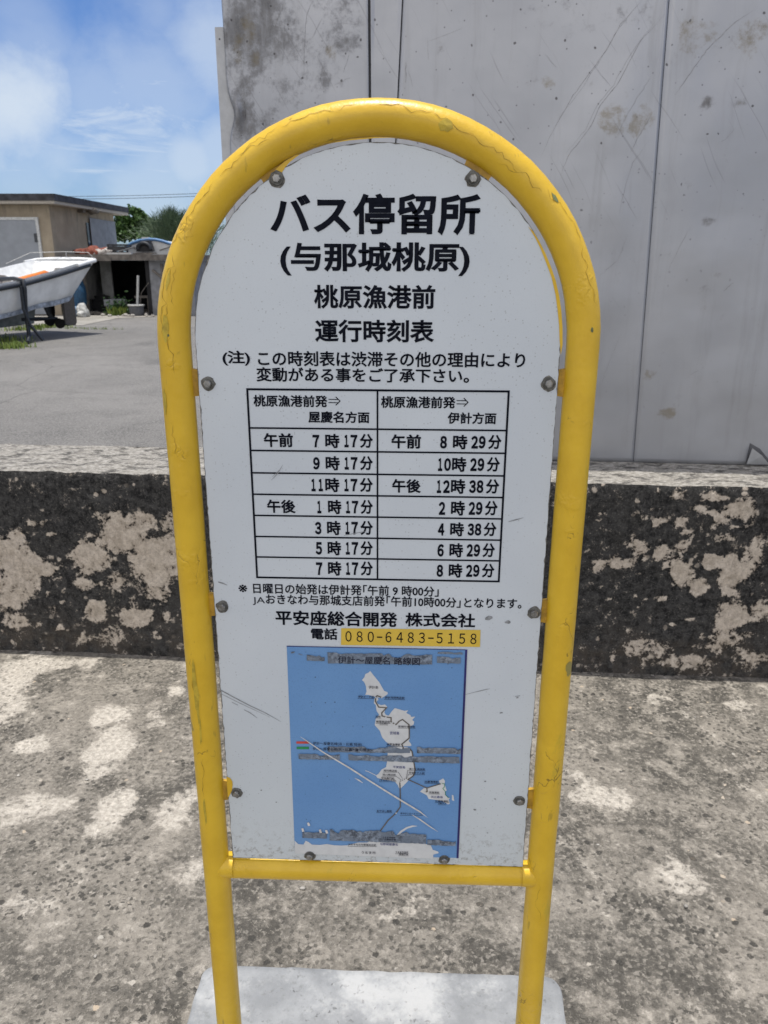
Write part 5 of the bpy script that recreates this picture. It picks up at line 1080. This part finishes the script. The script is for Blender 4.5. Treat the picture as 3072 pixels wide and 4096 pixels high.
# junk in and in front of the shelter
tb = MB(); c = on_z(566, 1258, 0); tx, ty_ = c[0], SYF-.25; r0 = abs(shx(598)-shx(536))/2
hgt = .26
tb.tube([(tx, ty_, -.01), (tx, ty_, .02), (tx, ty_, hgt), (tx, ty_, hgt+.02), (tx, ty_, hgt), (tx, ty_, .05)], [r0*.80, r0*.86, r0*.95, r0*.97, r0*.90, r0*.80], 22); tub = obj('tub', tb, MAT['tub'], origin=(tx, ty_, 0)); tag(tub, 'round grey tub with a pale rim standing before the shelter', 'tub')
rm = MB(); rm.tube([(tx+r0*.97*math.cos(t), ty_+r0*.97*math.sin(t), hgt+.015) for t in np.linspace(0, 2*math.pi, 25)], .022, 8, caps=False); obj('rim', rm, MAT['pvc'], tub)
p1 = on_y(552, 1102, ty_); po = MB(); po.tube([(tx+.01, ty_, .03), (p1[0], ty_, p1[2])], .034, 10); tag(obj('pole', po, MAT['pvc'], origin=(tx, ty_, 0)), 'thick pale pole standing upright in the grey tub', 'pole')
p1 = on_y(595, 1130, ty_+.1); po = MB(); po.tube([(tx-.0+.06, ty_+.05, .05), (tx+.15, ty_+.08, .6), (p1[0], ty_+.1, p1[2])], .010, 6); tag(obj('stick', po, MAT['wood'], origin=(tx+.05, ty_, 0)), 'thin leaning stick beside the thick pole in the tub', 'stick')
c = on_z(520, 1252, 0); pm = MB(); r2 = random.Random(12); px_, py_ = c[0], SYF-.05
leaves(pm, 420, lambda r_: Vector((px_+r_.gauss(0, .17), py_+r_.gauss(0, .12), .06+abs(r_.gauss(0, .16)))), .055, r2, .55)
pln = thing('leafy_plant', (px_, py_, 0), 'leafy green plant growing at the mouth of the dark shelter', 'plant'); obj('foliage', pm, MAT['leafp'], pln)
sm_ = MB()
for k in range(7): sm_.tube([(px_+.03*k-.1, py_, -.01), (px_+r2.gauss(0, .12), py_+r2.gauss(0, .08), .3)], .008, 5)
obj('stem', sm_, MAT['bark'], pln)
tf = MB(); p, q = on_y(420, 1205, SYF+.3), on_y(492, 1205, SYF+.3)
tf.box((p[0], SYF+.2, .22), (q[0], SYF+.26, .40)); tf.box((p[0], SYF+.55, .22), (q[0], SYF+.61, .40)); tf.box((p[0], SYF+.26, .22), (q[0], SYF+.55, .25)); tf.box((p[0]+.05, SYF+.22, -.01), (p[0]+.12, SYF+.59, .217)); tf.box((q[0]-.12, SYF+.22, -.01), (q[0]-.05, SYF+.59, .217))
tag(obj('trough', tf, MAT['trough'], origin=((p[0]+q[0])/2, SYF+.4, 0), bevel=.01), 'pale grey trough on short legs inside the shelter', 'trough')
p, q = on_y(540, 1187, SYF+.5), on_y(600, 1180, SYF+.5); pk = MB(); pk.box((p[0], SYF+.45, p[2]-.03), (q[0], SYF+.75, p[2]+.03)); pk.box((p[0]+.05, SYF+.5, -.01), (p[0]+.1, SYF+.7, p[2]-.033)); pk.box((q[0]-.1, SYF+.5, -.01), (q[0]-.05, SYF+.7, p[2]-.033)); tag(obj('bench', pk, MAT['wood'], origin=((p[0]+q[0])/2, SYF+.6, 0)), 'low plank bench at the back of the dark shelter', 'bench')
p, q = on_y(372, 1190, SYF+.9), on_y(432, 1190, SYF+.9); pk = MB(); pk.box((p[0], SYF+.8, -.01), (q[0], SYF+1.1, .30)); pk.blob(((p[0]+q[0])/2, SYF+.95, .36), (.30, .14, .12), 5, .4, 8); tag(obj('engine_part', pk, MAT['black'], origin=((p[0]+q[0])/2, SYF+.9, 0)), 'dark machine part stored in the shelter by the partition', 'machine', )
r3 = random.Random(5)
def bag(px, py, y, rx, rz, mat, label, seed, kind='bag'):
    c = on_y(px, py, y); mb = MB(); mb.blob((c[0], y, rz*.55), (rx*.75, rx*.6, rz*.7), seed, .45, 9); tag(obj(kind.replace(' ', '_'), mb, MAT[mat], origin=(c[0], y, 0)), label, kind, 'rubbish bags by the shelter')
bag(306, 1222, SYF-.7, .24, .22, 'rubb', 'blue grey rubbish bag behind the boat rudder', 1, 'rubbish bag'); bag(332, 1232, SYF-.8, .20, .26, 'rubw', 'white rubbish bag in front of the shelter post', 2, 'rubbish bag'); bag(325, 1250, SYF-1.0, .15, .12, 'rubw', 'small white rubbish bag lying lowest in the pile', 3, 'rubbish bag')
c = on_y(312, 1150, SYF-.3); tb_ = MB(); tb_.blob((c[0]-.1, SYF-.3, .55), (.28, .22, .62), 6, .3, 12); tag(obj('covered_stack', tb_, MAT['bluetarp'], origin=(c[0]-.1, SYF-.3, 0)), 'tall stack under a dark blue tarp beside the shelter post', 'tarp')
pk = MB()
for k in range(14):
    px = 345+k*9; c = on_z(px, 1252+r3.uniform(-4, 5), 0); L_ = r3.uniform(.12, .4); pk.box((-L_, -.03, 0), (L_, .03, .04), mat=Matrix.Translation((c[0], min(c[1], SYF-.1), .004+.02*(k % 3))) @ Matrix.Rotation(r3.uniform(-.5, .5), 4, 'Z') @ Matrix.Rotation(r3.uniform(-.06, .12), 4, 'Y'))
tag(obj('scrap_timber', pk, MAT['wood'], origin=(-8.6, SYF-.3, 0)), 'scrap timber strewn along the shelter front', 'scraps', kind='stuff')
rk = MB()
for k in range(40):
    px = r3.choice((r3.uniform(300, 350), r3.uniform(395, 660))); c = on_z(px, 1262+r3.uniform(-6, 4), 0); s_ = r3.uniform(.02, .06); rk.blob((c[0], c[1], s_*.5), (s_*1.3, s_, s_*.8), k, .3, 4)
tag(obj('rubble', rk, MAT['pebble'], origin=(-8, SYF-.3, 0)), 'pale stones and rubble along the foot of the shelter', 'rubble', kind='stuff')

# ------------------------------------------------------------------ trees
def tree(name, label, base, lobes, n, size, mat, seed, slim=.5, trunks=((0, 0),), up=0.0):
    r_ = random.Random(seed); t = thing(name, base, label, 'tree', None)
    mb = MB(); tot = sum(l[3]*l[4] for l in lobes)
    for (x, z, dy, rx, rz) in lobes:
        k = int(n*rx*rz/tot); clumps = []
        for _ in range(max(8, k//40)):
            d = Vector((r_.gauss(0, 1), r_.gauss(0, 1), r_.gauss(0, 1))).normalized()*(r_.uniform(.25, 1)**.5)
            clumps.append(Vector((base[0]+x+d.x*rx, base[1]+dy+d.y*rx, z+d.z*rz)))
        leaves(mb, k, lambda q: q.choice(clumps)+Vector((q.gauss(0, .16*rx), q.gauss(0, .16*rx), q.gauss(0, .14*rz))), size, r_, slim, up)
    obj('crown', mb, MAT[mat], t)
    tk = MB()
    for (x0, x1) in trunks:
        pts = [(base[0]+x0, base[1], -.02), (base[0]+x0+.1, base[1], .8), (base[0]+(x0+x1)/2, base[1]+.1, 1.8), (base[0]+x1, base[1], 2.7)]
        tk.tube(pts, [.13, .10, .075, .04], 8)
        for k in range(3): a_ = r_.uniform(-.8, .8); tk.tube([pts[2], (pts[2][0]+a_*.5, pts[2][1]+r_.uniform(-.3, .3), 2.4), (pts[2][0]+a_, pts[2][1]+r_.uniform(-.5, .5), 2.9)], [.05, .035, .015], 6)
    obj('trunk', tk, MAT['bark'], t); return t
def tp_(px, py, y): p = on_y(px, py, y); return p[0], p[2]
TY1 = 36.0
xa, za = tp_(540, 900, TY1)
def lob(px, py, rpx, rpy, dy=0, y=TY1, x0=None): x, z = tp_(px, py, y); k = (y+.96)/FPX; return (x-(xa if x0 is None else x0), z, dy, rpx*k, rpy*k)
tree('broadleaf_tree', 'dark broadleaf tree with three humps right of the house', (xa, TY1, 0), [lob(500, 905, 52, 50), lob(540, 885, 42, 46), lob(560, 910, 45, 40, .4), lob(590, 915, 42, 42), lob(618, 925, 28, 34, .5), lob(470, 920, 45, 40, .6), lob(545, 925, 60, 26, -.2)], 6500, .10, 'leafd', 21, .55, ((-.9, -1.2), (.4, .2), (1.1, 1.0)))
TY2 = 33.0
xb_, zb_ = tp_(690, 900, TY2)
def tuft(name, label, base, n, seed):
    r_ = random.Random(seed); t = thing(name, base, label, 'tree', 'casuarinas behind the shelter'); mb = MB()
    for k in range(n):      # drooping needle sprays rising from the limbs
        a_ = r_.uniform(0, 6.28); rr_ = abs(r_.gauss(0, .62)); h = 1.95+r_.random()**.8*1.35-rr_*.42
        p = Vector((base[0]+rr_*math.cos(a_)*1.15, base[1]+rr_*math.sin(a_), h)); d = Vector((math.cos(a_)*rr_*.7+r_.gauss(0, .25), math.sin(a_)*rr_*.7, .8+r_.gauss(0, .35))).normalized(); e = d.orthogonal().normalized(); L_ = r_.uniform(.18, .5); w = .009
        mb.add([p-e*w, p+e*w, p+d*L_+e*w*.4, p+d*L_-e*w*.4], [(0, 1, 2, 3)])
    obj('crown', mb, MAT['leafc'], t); tk = MB()
    tk.tube([(base[0], base[1], -.02), (base[0]+.05, base[1], 1.0), (base[0], base[1], 2.0), (base[0]+.04, base[1], 2.9)], [.10, .08, .05, .015], 8)
    for k in range(9): a_ = k*2.4; tk.tube([(base[0], base[1], 1.1+.13*k), (base[0]+.35*math.cos(a_), base[1]+.35*math.sin(a_), 1.7+.13*k), (base[0]+.6*math.cos(a_), base[1]+.6*math.sin(a_), 2.25+.1*k)], [.03, .02, .008], 5)
    obj('trunk', tk, MAT['bark'], t)
tuft('casuarina_tree', 'feathery grey green casuarina beside the yellow arch', (xb_-.05, TY2, 0), 4200, 5)
tuft('casuarina_tree', 'smaller casuarina further right, mostly hidden behind the yellow pipe', (tp_(775, 900, TY2+1)[0], TY2+1, 0), 3500, 8)
tree('low_bush', 'low dark bush below and between the two kinds of trees', (tp_(640, 950, 35)[0], 35.2, 0), [lob(610, 958, 60, 22, 0, 35, tp_(640, 950, 35)[0]), lob(680, 962, 60, 22, .2, 35, tp_(640, 950, 35)[0])], 1500, .09, 'leafd', 31, .5, ((0, .1),))

# ------------------------------------------------------------------ overhead cables
CYY = 40.0
for k, (dz, lb) in enumerate(((0, 'upper of the two thin overhead cables crossing the sky'), (-.12, 'lower of the two thin overhead cables crossing the sky'))):
    p, q = on_y(-200, 780, CYY), on_y(1300, 745, CYY-2); pts = []
    for i in range(25):
        t = i/24; pts.append((p[0]+(q[0]-p[0])*t, p[1]+(q[1]-p[1])*t, p[2]+(q[2]-p[2])*t+dz-.62*4*t*(1-t)*.35))
    cm = MB(); cm.tube(pts, .012, 6); tag(obj('overhead_cable', cm, MAT['cable'], origin=pts[12]), lb, 'cable', 'overhead cables')
sp = MB(); m_ = pts[12]
# ------------------------------------------------------------------ done
